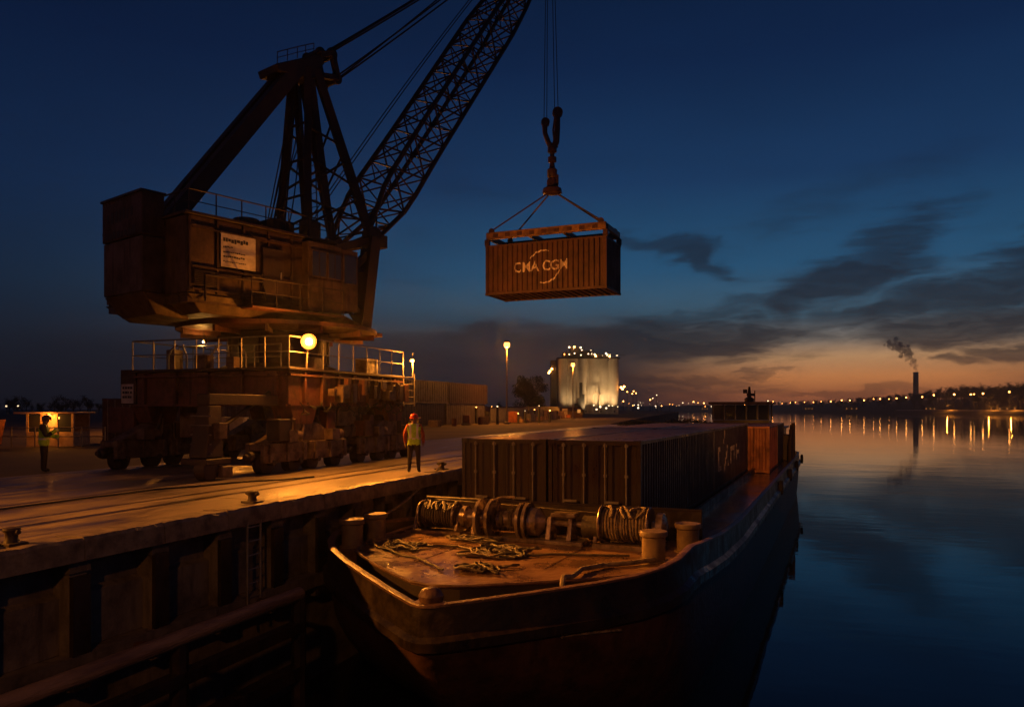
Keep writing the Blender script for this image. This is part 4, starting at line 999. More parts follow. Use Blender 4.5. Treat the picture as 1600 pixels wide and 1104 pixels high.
def loft(b, rings, close=False):
    vs = [p for r in rings for p in r]; fs = []
    for j in range(len(rings)-1):
        for i in range(NO):
            i2 = (i+1) % NO; fs.append((j*NO+i, j*NO+i2, (j+1)*NO+i2, (j+1)*NO+i))
    b.add(vs, fs)
G = lambda dz: (lambda x, y: zg(y)+dz)
b = MB()
loft(b, [ring(G(-0.02), 0, 0), ring(G(-0.50), 0.02, 0), ring(G(-0.58), 0.13, 0.02), ring(G(-0.74), 0.14, 0.05), ring(G(-0.82), 0.02, 0.08)][::-1])
b.build('topsides', M['hull'], barge, True)
b = MB()
loft(b, [ring(G(-0.82), 0.02, 0.08), ring(-2.5, -0.01, 0.25), ring(-3.0, -0.04, 0.6), ring(-3.5, -0.08, 1.1), ring(-4.0, -0.12, 1.8), ring(-4.6, -0.2, 2.8), ring(-5.4, -0.3, 4.6)][::-1])
b.build('bottom', M['hull_low'], barge, True)
# plate seams and a weld strip
for y_ in (9, 13, 17, 21, 25, 29, 33, 37):
    b = MB(); b.box((BC+HBM+0.0, y_, -2.0), (BC+HBM+0.012, y_+0.05, -1.85)); b.box((BC+HBM-0.01, y_, -2.4), (BC+HBM+0.012, y_+0.05, -2.15)); b.build('hull_seam', M['hull'], barge)
# gunwale cap and bulwark inside
b = MB(); loft(b, [ring(G(-0.02), 0.015, 0), ring(G(0.02), 0.015, 0), ring(G(0.035), -0.05, 0), ring(G(0.02), -0.13, 0), ring(G(-0.05), -0.13, 0)][::-1]); b.build('gunwale', M['gunwale'], barge, True)
b = MB(); loft(b, [ring(G(-0.04), -0.10, 0), ring(-1.62, -0.14, 0)][::-1]); b.build('bulwark', M['gutter'], barge, True)
# decks
def inset(d, z, ymax=1e9):
    pts = []
    for i, (x, y) in enumerate(outline):
        n_ = onorm(i); pts.append((BC+x-n_.x*d, y-n_.y*d, z))
    return pts
b = MB(); b.add(inset(0.10, -1.60), [tuple(range(NO))[::-1] if False else tuple(range(NO))]); dk = b.build('side_deck', M['wetdeck'], barge)
b = MB(); gpts = [p for p in inset(0.11, -1.594) if p[1] < 0.1]
gl = sorted([p for p in gpts if p[0] <= BC], key=lambda p: -p[1]); gr = sorted([p for p in gpts if p[0] > BC], key=lambda p: p[1])
gp = gl+gr; b.add([(gl[0][0], 0.1, -1.594)]+gp+[(gr[-1][0], 0.1, -1.594)], [tuple(range(len(gp)+2))]); b.build('bow_gutter', M['gutter'], barge)
hp_ = [(0, -6.6), (0.5, -6.46), (1.2, -5.98), (1.95, -5.42), (2.6, -4.88), (3.12, -4.36), (3.5, -3.7), (3.7, -2.5), (3.84, -1.3), (3.88, -0.13)]
fp = [(BC+x, y) for x, y in hp_]+[(BC-x, y) for x, y in hp_[:0:-1]]
b = MB(); b.prism([(x, y) for x, y in fp], -1.585, -1.18); b.mi = [0 if k == 1 else 1 for k in range(len(b.f))]; fdk = b.build('fore_deck', [M['deck'], M['gutter']], barge, bevel=0.03)  # sides take the dark gutter colour as painted shade
b = MB(); b.path([(p[0], p[1], -1.165) for p in [fp[-k] for k in range(len(hp_)-1, 0, -1)][::-1][::-1]][::-1] if False else [(p[0], p[1], -1.165) for p in sorted([q for q in fp if q[0] <= BC], key=lambda q: q[0])+sorted([q for q in fp if q[0] > BC], key=lambda q: q[0])], 0.035, 6)
b.build('deck_edge_pipe', M['gunwale'], barge, True)
for (x0, y0, x1, y1) in ((-5.2, -2.9, -3.2, -2.85), (-3.6, -4.8, -3.55, -0.4), (-0.9, -4.4, -0.85, -0.4), (-4.9, -1.95, 0.8, -1.9)):
    b = MB(); b.box((x0, y0, -1.179), (x1, y1, -1.168)); b.build('deck_weld', M['deck'], fdk)
b = MB(); b.box((-2.9, -3.9, -1.179), (-2.1, -3.2, -1.12)); b.build('deck_hatch', M['deck'], fdk, bevel=0.02)
# breakwater in front of the hold, coaming along it
b = MB(); b.box((BC-3.75, -0.12, -1.59), (BC+3.72, 0.0, -0.46)); b.build('breakwater', M['black'] if False else M['hull'], barge, bevel=0.01)
b = MB(); b.path([(BC-3.75, -0.07, -0.44), (BC+3.72, -0.07, -0.44)], 0.04, 6); b.build('breakwater_rim', M['gutter'], barge, True)
for sx, x in ((1, 0.16), (-1, -5.12)):
    b = MB(); b.box((x-0.06, 0.05, -1.595), (x+0.06, 43, -1.32)); b.build('coaming', M['hull'], barge)
# bow stem knob
b = MB(); b.lathe([(0.2, 0), (0.22, 0.1), (0.16, 0.2), (0.05, 0.24)], (BC+.33, -7.2, zg(-7.5)+0.0), n=14); b.cbox((BC+.33, -7.27, zg(-7.5)-0.12), (0.5, 0.3, 0.25)); b.build('bow_fairlead', M['gunwale'], barge, True)
# bollards (welded to the deck)
for (x, y, zb) in ((-5.86, -3.75, -1.18), (-5.88, -2.75, -1.18), (0.95, -2.75, -1.18), (1.42, -1.40, -1.18)):
    b = MB(); b.lathe([(0.30, zb-0.42), (0.30, zb+0.03), (0.245, zb+0.035), (0.245, zb+0.50), (0.29, zb+0.53), (0.295, zb+0.60), (0.28, zb+0.63), (0.0, zb+0.65)] if zb > -1.5 else [(0.25, zb), (0.25, zb+0.86), (0.29, zb+0.89), (0.295, zb+0.98), (0.28, zb+1.01), (0.0, zb+1.03)], (x, y, 0), n=28)
    b.build('bollard', M['bollard'], barge, True)
b = MB(); b.box((-6.10, -4.15, -1.59), (-5.4, -2.3, -1.19)); b.build('bollard_bed', M['deck'], barge, bevel=0.03)
# windlass
WX, WY, WZ0 = -3.0, -1.45, -1.18
wl = bpy.data.objects.new('windlass', None); COL.objects.link(wl); wl.parent = barge; wl.location = (WX, WY, WZ0)
b = MB(); b.box((-1.0, -0.40, 0.0), (2.1, 0.40, 0.10)); b.build('base', M['winch'], wl, bevel=0.02)
b = MB(); b.lathe([(0.07, -1.05), (0.07, 2.2)], (0, 0, 0.46), (1, 0, 0), 12); b.build('shaft', M['winch'], wl, True)
b = MB(); b.lathe([(0.24, -0.30), (0.22, 0.30)], (0.15, 0, 0.46), (1, 0, 0), 24); b.build('drum', M['winch'], wl, True)
for x in (-0.62, -0.32, 0.46, 0.62):
    b = MB(); r = 0.50 if x < 0 else 0.45
    b.lathe([(r-0.06, -0.05), (r, -0.04), (r, 0.04), (r-0.06, 0.05)], (x, 0, 0.46), (1, 0, 0), 28); b.build('drum_flange', M['winch'], wl, True)
b = MB(); b.lathe([(0.32, -0.24), (0.22, -0.12), (0.20, 0), (0.24, 0.12), (0.32, 0.2)], (-0.46+0.0, 0, 0.46), (1, 0, 0), 20); b.build('chain_gypsy', M['winch'], wl, True)
b = MB(); b.lathe([(0.30, 0), (0.24, 0.05), (0.20, 0.2), (0.30, 0.34), (0.30, 0.38)], (-1.0, 0, 0.46), (1, 0, 0), 20); b.build('warping_head', M['winch'], wl, True)
b = MB(); b.lathe([(0.26, 0), (0.36, 0.02), (0.34, 0.22), (0.2, 0.32), (0.12, 0.4)], (0.68, 0, 0.46), (1, 0, 0), 22); b.build('gear_case', M['winch'], wl, True)
for x in (-0.75, 1.2, 1.72):
    b = MB(); b.hexa([(x-0.06, -0.28, 0.1), (x+0.06, -0.28, 0.1), (x+0.06, 0.28, 0.1), (x-0.06, 0.28, 0.1), (x-0.05, -0.12, 0.62), (x+0.05, -0.12, 0.62), (x+0.05, 0.12, 0.62), (x-0.05, 0.12, 0.62)]); b.build('pedestal', M['winch'], wl, bevel=0.01)
b = MB(); b.box((1.25, -0.2, 0.62), (1.85, 0.2, 0.72)); b.build('brake_box', M['winch'], wl, bevel=0.02)
b = MB(); b.path([(-0.72, -0.1, 0.4), (-0.45, -0.05, 0.75), (-0.25, 0.0, 0.95), (-0.1, 0.05, 1.0)], 0.035, 8); b.path([(-0.1, .05, 1.0), (0.25, .05, 1.02)], 0.03, 6); b.build('brake_lever', M['winch'], wl, True)
b = MB(); rr = random.Random(8)
for k in range(26):
    a = k*0.9; x = -0.3+k*0.032
    b.path([(x, math.cos(a+j*0.6)*0.25, 0.46+math.sin(a+j*0.6)*0.25) for j in range(5)], 0.02, 5)
b.build('wire_turns', M['rope_dark'], wl, True)
b = MB(); b.lathe([(0.12, 0), (0.26, 0.02), (0.26, 0.55), (0.12, 0.6)], (2.0, 0, 0.42), (1, 0, 0), 18); b.build('drive_motor', M['tarp_dark'], wl, True)
BMX = Matrix.Translation((BO.x, BO.y, 0)) @ Matrix.Rotation(BRZ, 4, 'Z')
def barge_w(x, y, z=0): return BMX @ Vector((x, y, z))
# mooring winches with rope wound on their drums
def rope_winch(label, x, y, z, wd, rad, m_, seed):
    t = thing('mooring_winch', label, 'winch', barge_w(x, y, z), BRZ, 'mooring winches on the bow deck'); rr = random.Random(seed); zc = rad+.10
    b = MB(); b.box((-wd/2-.12, -.46, 0), (wd/2+.3, -.34, .10)); b.box((-wd/2-.12, .34, 0), (wd/2+.3, .46, .10)); b.box((-wd/2-.1, -.34, 0.01), (wd/2+.28, .34, .05)); b.build('bed_frame', M['winch'], t)
    b = MB(); b.lathe([(rad*.55, -wd/2), (rad*.55, wd/2)], (0, 0, zc), (1, 0, 0), 20); b.build('drum', M['winch'], t, True)
    for sx in (-1, 1):
        b = MB(); b.lathe([(rad*.5, -.02), (rad*1.06, -.03), (rad*1.10, 0), (rad*1.06, .03), (rad*.5, .02)], (sx*wd/2, 0, zc), (1, 0, 0), 30); b.build('drum_flange', M['winch'], t, True)
        b = MB(); xx = sx*(wd/2+.10); b.hexa([(xx-.04, -.34, .10), (xx+.04, -.34, .10), (xx+.04, .34, .10), (xx-.04, .34, .10), (xx-.04, -.12, zc+.12), (xx+.04, -.12, zc+.12), (xx+.04, .12, zc+.12), (xx-.04, .12, zc+.12)]); b.build('pedestal', M['winch'], t, bevel=.01)
    for lay in range(3):                                       # uneven layers of turns
        pts = []; nt_ = int(wd/.075); pr = rad*(.66+.10*lay); dirn = 1 if lay % 2 == 0 else -1
        for q in range(nt_*14):
            a = q/14*2*PI; f_ = q/(nt_*14); xx = dirn*(-wd/2+.06+(wd-.12)*f_)
            w_ = mnoise.noise(Vector((f_*9+seed, a*.3, lay*3.1)))
            pts.append((xx+.05*w_, math.cos(a)*(pr+.045*w_+.05*mnoise.noise(Vector((xx*4, math.cos(a)*1.5+seed, math.sin(a)*1.5)))), zc+math.sin(a)*(pr+.045*w_)))
        b = MB(); b.path(pts, .036, 5); b.build('wound_rope', m_, t, True)
    for q in range(5):                                         # loose bights hanging over
        x0 = rr.uniform(-wd*.42, wd*.42); pts = []
        for h in range(11):
            a = R_(150-h*rr.uniform(14, 19)); pts.append((x0+.14*math.sin(h*.6+q), -math.cos(a)*rad*.98 if False else math.cos(a)*rad*1.0, zc+math.sin(a)*rad*1.0))
        b = MB(); b.path(pts, .04, 6); b.build('rope_bight', m_, t, True)
    b = MB(); b.lathe([(.10, 0), (rad*.78, .02), (rad*.80, .17), (rad*.5, .22), (.1, .26)], (wd/2+.15, 0, zc), (1, 0, 0), 22); b.build('gear_case', M['winch'], t, True)
    for q in range(8):
        a = q*PI/4; b = MB(); b.lathe([(.022, 0), (.022, .03)], (wd/2+.32, math.cos(a)*rad*.66, zc+math.sin(a)*rad*.66), (1, 0, 0), 6); b.build('bolt', M['winch'], t)
    return t
rope_winch('winch with pale rope wound on its drum beside the starboard bollards', 0.0, -1.35, -1.18, 1.12, 0.40, M['hemp'], 3.1)
rope_winch('winch with dark rope wound on its drum near the quayside bollards', -4.95, -1.15, -1.18, 0.98, 0.34, M['rope_dark'], 9.4)
# ropes lying about
def rope_heap(label, x, y, z, rx, ry, seed, m_, n=260, r=0.022, name='rope_coil'):
    rr = random.Random(seed); pts = []; a = rr.uniform(0, 6)
    for i in range(n):
        a += rr.uniform(0.25, 0.5); f_ = 0.45+0.55*math.sin(i*0.13+seed)*math.sin(i*0.031)
        pts.append((math.cos(a)*rx*f_+0.3*rx*math.sin(i*0.05), math.sin(a*0.93)*ry*f_+0.25*ry*math.cos(i*0.043), 0.025+0.11*abs(math.sin(i*0.17))*rr.uniform(.2, 1)))
    b = MB(); b.path(pts, r, 6); o = b.build(name, m_, None, True); o.matrix_world = BMX @ Matrix.Translation((x, y, z)); return tag(o, label, 'rope')
rope_heap('tangled dark rope in the middle of the bow deck', -2.3, -3.3, -1.18, 0.75, 0.6, 1.3, M['rope_dark'], 420)
rope_heap('heap of rope just behind the bow tip of the deck', -2.0, -5.0, -1.18, 0.5, 0.42, 4.2, M['rope_dark'], 300)
rope_heap('slack rope piled beside the left bow bollards', -4.6, -3.6, -1.18, 0.55, 0.35, 7.7, M['rope_dark'], 280)
rope_heap('rope wound at the foot of the winch drums', -3.5, -2.1, -1.18, 0.7, 0.25, 2.2, M['rope_dark'], 260)
def lay_rope(label, pts, r, m_, seed=0, name='mooring_rope', amp=0.05):
    P = []; n = 14
    for p, q in zip(pts, pts[1:]):
        for i in range(n):
            f_ = i/n; v = Vector(p).lerp(Vector(q), f_)
            v += Vector((mnoise.noise(v*2.1+Vector((seed, 0, 0))), mnoise.noise(v*2.1+Vector((0, seed, 5))), 0))*amp
            P.append(v)
    P.append(Vector(pts[-1])); b = MB(); b.path(P, r, 7); o = b.build(name, m_, None, True); o.matrix_world = BMX; return tag(o, label, 'rope')
lay_rope('long slack rope lying across the bow deck from the quay side to the winch', [(-5.3, -2.9, -1.14), (-4.3, -3.2, -1.14), (-3.4, -3.0, -1.14), (-2.2, -3.9, -1.14), (-1.0, -3.0, -1.14), (0.4, -2.6, -1.14)], 0.03, M['rope_dark'], 3, amp=0.16)
lay_rope('rope running along the left edge of the bow deck', [(-5.6, -3.5, -1.13), (-4.4, -4.2, -1.14), (-3.4, -4.75, -1.14), (-2.6, -5.4, -1.14)], 0.026, M['rope_dark'], 6, amp=0.1)
lay_rope('pale rope along the starboard bow edge ending in a loop over the side', [(1.0, -2.95, -1.1), (0.65, -3.4, -1.12), (0.2, -3.85, -1.12), (-0.05, -4.5, -1.1), (-0.02, -5.3, -1.08), (0.0, -5.72, -1.00), (0.08, -5.98, -1.15), (0.10, -6.10, -1.65), (0.12, -6.12, -1.95)], 0.05, M['hemp'], 9, amp=0.04)
lay_rope('thin line stretched low along the starboard bow strake', [(0.14, -6.10, -1.93), (0.55, -5.80, -1.91), (0.98, -5.45, -1.90)], 0.022, M['hemp'], 2, amp=0.01)
lay_rope('taut line stretched above the winches in front of the hold', [(-5.4, -0.6, -0.42), (-3.3, -0.8, -0.44), (-1.2, -0.9, -0.50), (-0.2, -1.0, -0.52)], 0.022, M['rope_dark'], 2, amp=0.01)
# stern: crew house, wheelhouse and posts
b = MB(); b.box((BC-3.0, 39.2, -1.59), (BC+3.0, 44.2, 0.55)); b.build('crew_house', M['cont_dark2'], barge, bevel=0.04)
b = MB(); b.box((BC-3.2, 39.0, 0.56), (BC+3.2, 44.4, 0.68)); b.build('crew_house_roof', M['gunwale'], barge, bevel=0.02)
b = MB(); b.box((BC-2.0, 40.6, 0.69), (BC+2.0, 43.2, 1.15)); wh = b.build('wheelhouse', M['cont_dark2'], barge)
for k in range(6):
    x0 = BC-2.0+k*0.8-0.02; b = MB(); b.box((x0-0.04, 40.6, 1.16), (x0+0.06, 40.7, 2.3)); b.box((x0-0.04, 43.1, 1.16), (x0+0.06, 43.2, 2.3)); b.build('window_post', M['cont_dark2'], wh)
for k in range(5):
    x0 = BC-1.94+k*0.8; b = MB(); b.box((x0, 40.63, 1.17), (x0+0.70, 40.65, 2.28)); b.build('pane', M['glass'], wh)
b = MB(); b.box((BC-2.3, 40.2, 2.31), (BC+2.3, 43.5, 2.5)); b.build('wheelhouse_roof', M['gunwale'], barge, bevel=0.03)
b = MB(); b.path([(BC+0.5, 41.8, 2.5), (BC+0.5, 41.8, 3.65)], [0.2, 0.08], 8); b.lathe([(.34, 2.5), (.36, 2.75), (.2, 2.85)], (BC+0.5, 41.8, 0), n=12); b.cbox((BC+0.6, 41.8, 3.05), (0.55, 0.3, 0.2)); b.cbox((BC+0.2, 41.8, 3.3), (0.3, 0.12, 0.3)); b.path([(BC+.9, 41.8, 2.5), (BC+.9, 41.8, 3.35)], .04, 5); b.build('radar_mast', M['crane_dark'], barge, True)
for (x, y, h) in ((BC+3.75, 36.5, 1.3), (BC+3.8, 38.5, 1.7), (BC+3.5, 42, 1.5), (BC+3.8, 34.5, 0.8)):
    strut('deck_post', (x, y, -1.6), (x, y, -1.6+h+0.9), 0.13, M['crane_dark'], barge)
b = MB(); b.box((BC+3.0, 37.6, -1.59), (BC+3.6, 39, 0.2)); b.build('deck_locker', M['crane_dark'], barge, bevel=0.03)
for k in range(4):
    b = MB(); b.lathe([(0.2, -0.1), (0.33, -0.08), (0.33, 0.08), (0.2, 0.1)], (BC+HBM+0.12, 20+k*7.5, -1.75), (1, 0, 0), 18); b.build('tyre_fender', M['black'], barge, True)

# containers in the hold
G1 = 'containers loaded in the barge hold'
def bcont(label, x0, y0, L, m_, z=-1.39, roofm=None, **k):
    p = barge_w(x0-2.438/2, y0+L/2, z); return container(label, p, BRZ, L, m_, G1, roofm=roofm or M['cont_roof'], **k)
LC = 12.192
c1 = bcont('near dark container with its doors facing the winches, on the water side', 0.0, 0.06, LC, M['cont_dark'])
c2 = bcont('near dark container on the quay side, doors facing the winches', -2.51, 0.06, LC, M['cont_dark2'])
c3 = bcont('dark ribbed container with white lettering on its long side, second on the water side', 0.0, 12.34, LC, M['cont_dark2'])
c4 = bcont('dark container second in line on the quay side, only its roof showing', -2.51, 12.34, LC, M['cont_dark'])
c5 = bcont('orange ribbed container behind the lettered one, standing nearer to the deck edge', 1.0, 26.0, 6.058, M['cont_orange'], z=-1.58, doors=False)
c6 = bcont('orange-brown container beside the orange one, behind the dark rows', -1.50, 26.0, 6.058, M['cont_brown'], z=-1.58, doors=False)
c7 = bcont('dark container last in the hold on the water side', 1.0, 32.2, 6.058, M['cont_dark2'], z=-1.58)
c8 = bcont('dark brown container last in the hold on the quay side', -1.50, 32.2, 6.058, M['cont_brown'], z=-1.58)
# white letters half worn away on the second container
cp3 = corr_pts(-LC/2+0.14, LC/2-0.14, 0.30)
def coff3(s):
    for (a, oa), (b_, ob) in zip(cp3, cp3[1:]):
        if a <= s <= b_: return oa+(ob-oa)*(s-a)/max(b_-a, 1e-9)
    return 0
def on_c3(u, v): return Vector((2.438/2-0.012-coff3(u)*0.045+0.006, u, 1.35+v))
def strokes(lines):
    bm = bmesh.new()
    for (x0, y0, x1, y1, w_) in lines:
        d = Vector((x1-x0, y1-y0)).normalized(); n_ = Vector((-d.y, d.x))*w_/2
        vs = [bm.verts.new((a+n_.x*s, c+n_.y*s, 0)) for a, c, s in ((x0, y0, -1), (x1, y1, -1), (x1, y1, 1), (x0, y0, 1))]; bm.faces.new(vs)
    return bm
_lt = finish_print(strokes([(-4.8, -0.55, -4.8, 0.45, .25), (-4.7, -0.45, -4.0, -0.45, .2), (-4.7, 0.35, -4.2, 0.35, .2), (-3.3, 0.55, -2.9, 1.05, .22), (-3.2, -0.7, -2.0, 0.35, .26), (-2.0, 0.35, -1.9, -0.5, .24), (-0.9, -0.45, -0.9, 0.30, .26), (-0.8, 0.22, 0.3, 0.22, .22), (0.3, 0.25, 0.3, -0.35, .22), (1.2, -0.4, 1.2, 0.35, .2), (1.2, -.05, 2.2, -.05, .2), (2.2, -.35, 2.2, .35, .2)]), [s for s, o in cp3], 'lettering', M['letter_worn'], c3, on_c3); _lt['kind'] = 'stuff'

p_, q_ = barge_w(-5.88, -2.75, -0.72), Vector((QX-0.42, 22.6, 0.20)); b = MB(); b.path([p_.lerp(q_, i/16)-Vector((0, 0, .35*4*(i/16)*(1-i/16)*.5)) for i in range(17)], .032, 6)
tag(b.build('mooring_rope', M['hemp'], None, True), 'mooring line from the left bow bollard up to the quay bollard near the worker', 'rope')
ql = thing('quay_ladder', 'steel rung ladder let into the quay wall left of the bow', 'ladder', (QX+0.06, 12.75, -2.2))
b = MB(); b.path([(0, -.2, 0), (0, -.2, 1.95)], .025, 6); b.build('stile', M['galv'], ql, True)
b = MB(); b.path([(0, .2, 0), (0, .2, 1.95)], .025, 6); b.build('stile', M['galv'], ql, True)
for k in range(7): strut('rung', (0, -.2, .15+k*.28), (0, .2, .15+k*.28), .016, M['galv'], ql)
b = MB(); b.path([(-14.6+.25*mnoise.noise(Vector((t*.7, 1, 0)))+(.0 if t > 4 else (4-t)*.4), 19-t*1.0+.3*mnoise.noise(Vector((2, t*.5, 0))), .025) for t in [k*.4 for k in range(40)]], .022, 6)
tag(b.build('power_cable', M['rope'], None, True), 'black power cable snaking over the quay in front of the crane', 'cable')

# ------------------------------------------------------------------ people
def make_person(label, loc, rz, H, jacket, vestm, helmet, pose, back=True):
    t = thing('person', label, 'person', loc, rz)
    k = H/1.78
    # pose: joints in metres, facing +y
    J = {'pelvis': (0, 0, .95), 'belly': (0, .005, 1.10), 'chest': (0, 0, 1.30), 'neck': (0, -.005, 1.47), 'skull': (0, .01, 1.56), 'crown': (0, .015, 1.68),
         'shl': (-.19, 0, 1.41), 'shr': (.19, 0, 1.41)}
    J.update(pose)
    V = []; E = []; Rr = []; idx = {}
    def v(n, p, r): idx[n] = len(V); V.append(tuple(c*k for c in p)); Rr.append(tuple(x*k for x in (r if isinstance(r, tuple) else (r, r))))
    def e(a, b_): E.append((idx[a], idx[b_]))
    v('pelvis', J['pelvis'], (.155, .125)); v('belly', J['belly'], (.165, .13)); v('chest', J['chest'], (.18, .14)); v('neck', J['neck'], .065); v('skull', J['skull'], (.085, .095)); v('crown', J['crown'], (.075, .085))
    for a, b_ in (('pelvis', 'belly'), ('belly', 'chest'), ('chest', 'neck'), ('neck', 'skull'), ('skull', 'crown')): e(a, b_)
    for s in 'lr':
        sg = -1 if s == 'l' else 1
        v('sh'+s, J['sh'+s], .085); v('el'+s, J['el'+s], .06); v('wr'+s, J['wr'+s], .042); v('ha'+s, J['ha'+s], (.042, .03))
        e('chest', 'sh'+s); e('sh'+s, 'el'+s); e('el'+s, 'wr'+s); e('wr'+s, 'ha'+s)
        v('hip'+s, J.get('hip'+s, (sg*.10, 0, .88)), (.11, .11)); v('kn'+s, J['kn'+s], .075); v('an'+s, J['an'+s], .055); v('to'+s, J['to'+s], (.055, .045))
        e('pelvis', 'hip'+s); e('hip'+s, 'kn'+s); e('kn'+s, 'an'+s); e('an'+s, 'to'+s)
    me = bpy.data.meshes.new('body'); me.from_pydata(V, E, []); o = bpy.data.objects.new('body', me); COL.objects.link(o)
    o.modifiers.new('skin', 'SKIN'); sb = o.modifiers.new('sub', 'SUBSURF'); sb.levels = 2; sb.render_levels = 2
    for i, r in enumerate(Rr): me.skin_vertices[0].data[i].radius = r
    me.skin_vertices[0].data[0].use_root = True
    dg = bpy.context.evaluated_depsgraph_get(); nm = bpy.data.meshes.new_from_object(o.evaluated_get(dg)); bpy.data.objects.remove(o)
    # fingers and thumb, joined into the body mesh
    fb_ = MB()
    for s in 'lr':
        w_, h_ = Vector(J['wr'+s]), Vector(J['ha'+s]); d = (h_-w_).normalized(); sidev = Vector((0, 1, 0)).cross(d)
        if sidev.length < .1: sidev = Vector((1, 0, 0))
        sidev = d.cross(Vector((1, 0, 0))).normalized(); curl = d.cross(sidev)
        for q, ln in ((-.03, .07), (-.01, .082), (.01, .078), (.03, .06)):
            p0 = h_+sidev*q-d*.01; p1 = p0+d*ln*.55; p2 = p1+(d*.5+curl*.5)*ln*.5
            fb_.path([p0*k, p1*k, p2*k], [.0095*k, .009*k, .007*k], 6)
        p0 = w_.lerp(h_, .5)+sidev*.035; fb_.path([p0*k, (p0+sidev*.025+d*.04)*k, (p0+sidev*.02+d*.07)*k], [.012*k, .011*k, .009*k], 6)
    bm = bmesh.new(); bm.from_mesh(nm); n0 = len(bm.faces)
    fv = [bm.verts.new(p) for p in fb_.v]
    for f in fb_.f: bm.faces.new([fv[i] for i in f])
    bm.to_mesh(nm); bm.free()
    for mm in (jacket, M['trousers'], M['skin'], M['boot']): nm.materials.append(mm)
    wr = [Vector(J['wr'+s])*k for s in 'lr']
    for p in nm.polygons:
        c = p.center; mi = 0
        if c.z < 0.10*k: mi = 3
        elif c.z < 0.93*k and abs(c.x) < 0.24*k and not any((c-w0).length < .1*k for w0 in wr): mi = 1
        elif c.z > 1.475*k: mi = 2
        if p.index >= n0 or any((c-w0).dot((Vector(J['ha'+s])-Vector(J['wr'+s])).normalized()) > 0.0 and (c-w0).length < .14*k for w0, s in zip(wr, 'lr')): mi = 2
        p.material_index = mi
    nm.shade_smooth(); body = inst('body', nm, t)
    # vest: torso surface pushed outwards
    bm = bmesh.new(); bm.from_mesh(nm); bm.normal_update()
    kill = []
    for f in bm.faces:
        c = f.calc_center_median()
        arm = abs(c.x) > .205*k or (c.z > 1.40*k and abs(c.x) > .15*k)
        if not (0.84*k < c.z < 1.475*k) or arm or (c.z < 1.0*k and any((c-w0).length < .12*k for w0 in wr)): kill.append(f)
    bmesh.ops.delete(bm, geom=kill, context='FACES')
    for v_ in bm.verts: v_.co += v_.normal*0.022*k
    vm = bpy.data.meshes.new('vest'); bm.to_mesh(vm); bm.free(); vm.materials.clear(); vm.materials.append(vestm); vm.materials.append(M['tape'])
    for p in vm.polygons:
        c = p.center; p.material_index = 1 if (1.02*k < c.z < 1.065*k or (abs(abs(c.x)-.10*k) < .018*k and c.z > 1.07*k)) else 0
    vm.shade_smooth(); inst('vest', vm, t)
    # helmet with brim, face features, hair line
    hc_ = Vector(J['crown'])*k
    b = MB(); b.lathe([(.150*k, -.035*k), (.135*k, -.02*k), (.132*k, .03*k), (.11*k, .085*k), (.06*k, .115*k), (0, .122*k)], hc_+Vector((0, .012*k, -.01*k)), n=22)
    b.path([hc_+Vector((0, y_*k, z_*k)) for y_, z_ in ((-.12, .03), (-.07, .09), (0.02, .118), (.09, .09), (.13, .03))], .012*k, 6)
    b.build('helmet', helmet, t, True)
    b = MB(); sk = Vector(J['skull'])*k
    b.lathe([(.022*k, 0), (.012*k, .03*k)], sk+Vector((0, .085*k, .03*k)), (0, 1, -.5), 8); b.build('nose', M['skin'], t, True)
    for sg in (-1, 1):
        b = MB(); b.lathe([(.012*k, 0), (.008*k, .006*k)], sk+Vector((sg*.034*k, .088*k, .06*k)), (0, 1, 0), 8); b.build('eye', M['boot'], t, True)
        b = MB(); b.lathe([(.03*k, -.006*k), (.032*k, .006*k), (.02*k, .012*k)], sk+Vector((sg*.09*k, .0, .045*k)), (sg, 0, 0), 10); b.build('ear', M['skin'], t, True)
    b = MB(); b.path([sk+Vector((x*k, .088*k, -.012*k)) for x in (-.024, 0, .024)], .006*k, 6); b.build('mouth', M['jacket'], t, True)
    return t
stand = {'ell': (-.275, -.02, 1.14), 'wrl': (-.265, .03, .90), 'hal': (-.255, .05, .82), 'elr': (.275, -.02, 1.14), 'wrr': (.275, .05, .90), 'har': (.27, .07, .82),
         'knl': (-.125, .01, .49), 'anl': (-.145, -.01, .09), 'tol': (-.16, .13, .05), 'knr': (.125, .01, .49), 'anr': (.145, -.01, .09), 'tor': (.165, .13, .05)}
pw = cw(-3.05, 23.9, 0.0)
make_person('standing worker seen from behind in yellow vest and red helmet near the quay edge', pw, R_(12)+YAW*0.6, 1.84, M['jacket'], M['vest'], M['helmet_red'], stand)
phone = dict(stand); phone.update({'elr': (.25, .10, 1.12), 'wrr': (.12, .30, 1.26), 'har': (.07, .34, 1.32), 'ell': (-.25, .08, 1.13), 'wrl': (-.10, .28, 1.10), 'hal': (-.05, .34, 1.10), 'skull': (0, .04, 1.55), 'crown': (0, .06, 1.66)})
make_person('worker in a dim yellow vest seen side-on in front of the booth', cw(-14.75, 24.2, 0.0), R_(-70)+YAW, 1.80, M['jacket_dark'], M['vest'], M['helmet_dark'], phone)

# ------------------------------------------------------------------ yard behind and left of the crane
def yz(px, y_base): d = 2400/(y_base-638); return cw((px-800)/1200*d, d, 0), d
# guard rail at the left
p0, p1 = cw(-28.5, 40, 0), cw(-21.2, 40, 0)
gr = thing('guard_rail', 'low pipe railing at the left edge of the yard in front of the booth', 'railing', p0)
loc_ = lambda p: Vector(p)-p0
b = MB()
for h in (0.55, 1.0): b.path([Vector((0, 0, h)), loc_(p1)+Vector((0, 0, h))], 0.028, 6)
b.build('rail', M['galv'], gr, True)
for i in range(7): q = loc_(p0.lerp(p1, i/6)); strut('post', q, q+Vector((0, 0, 1.05)), 0.035, M['galv'], gr)
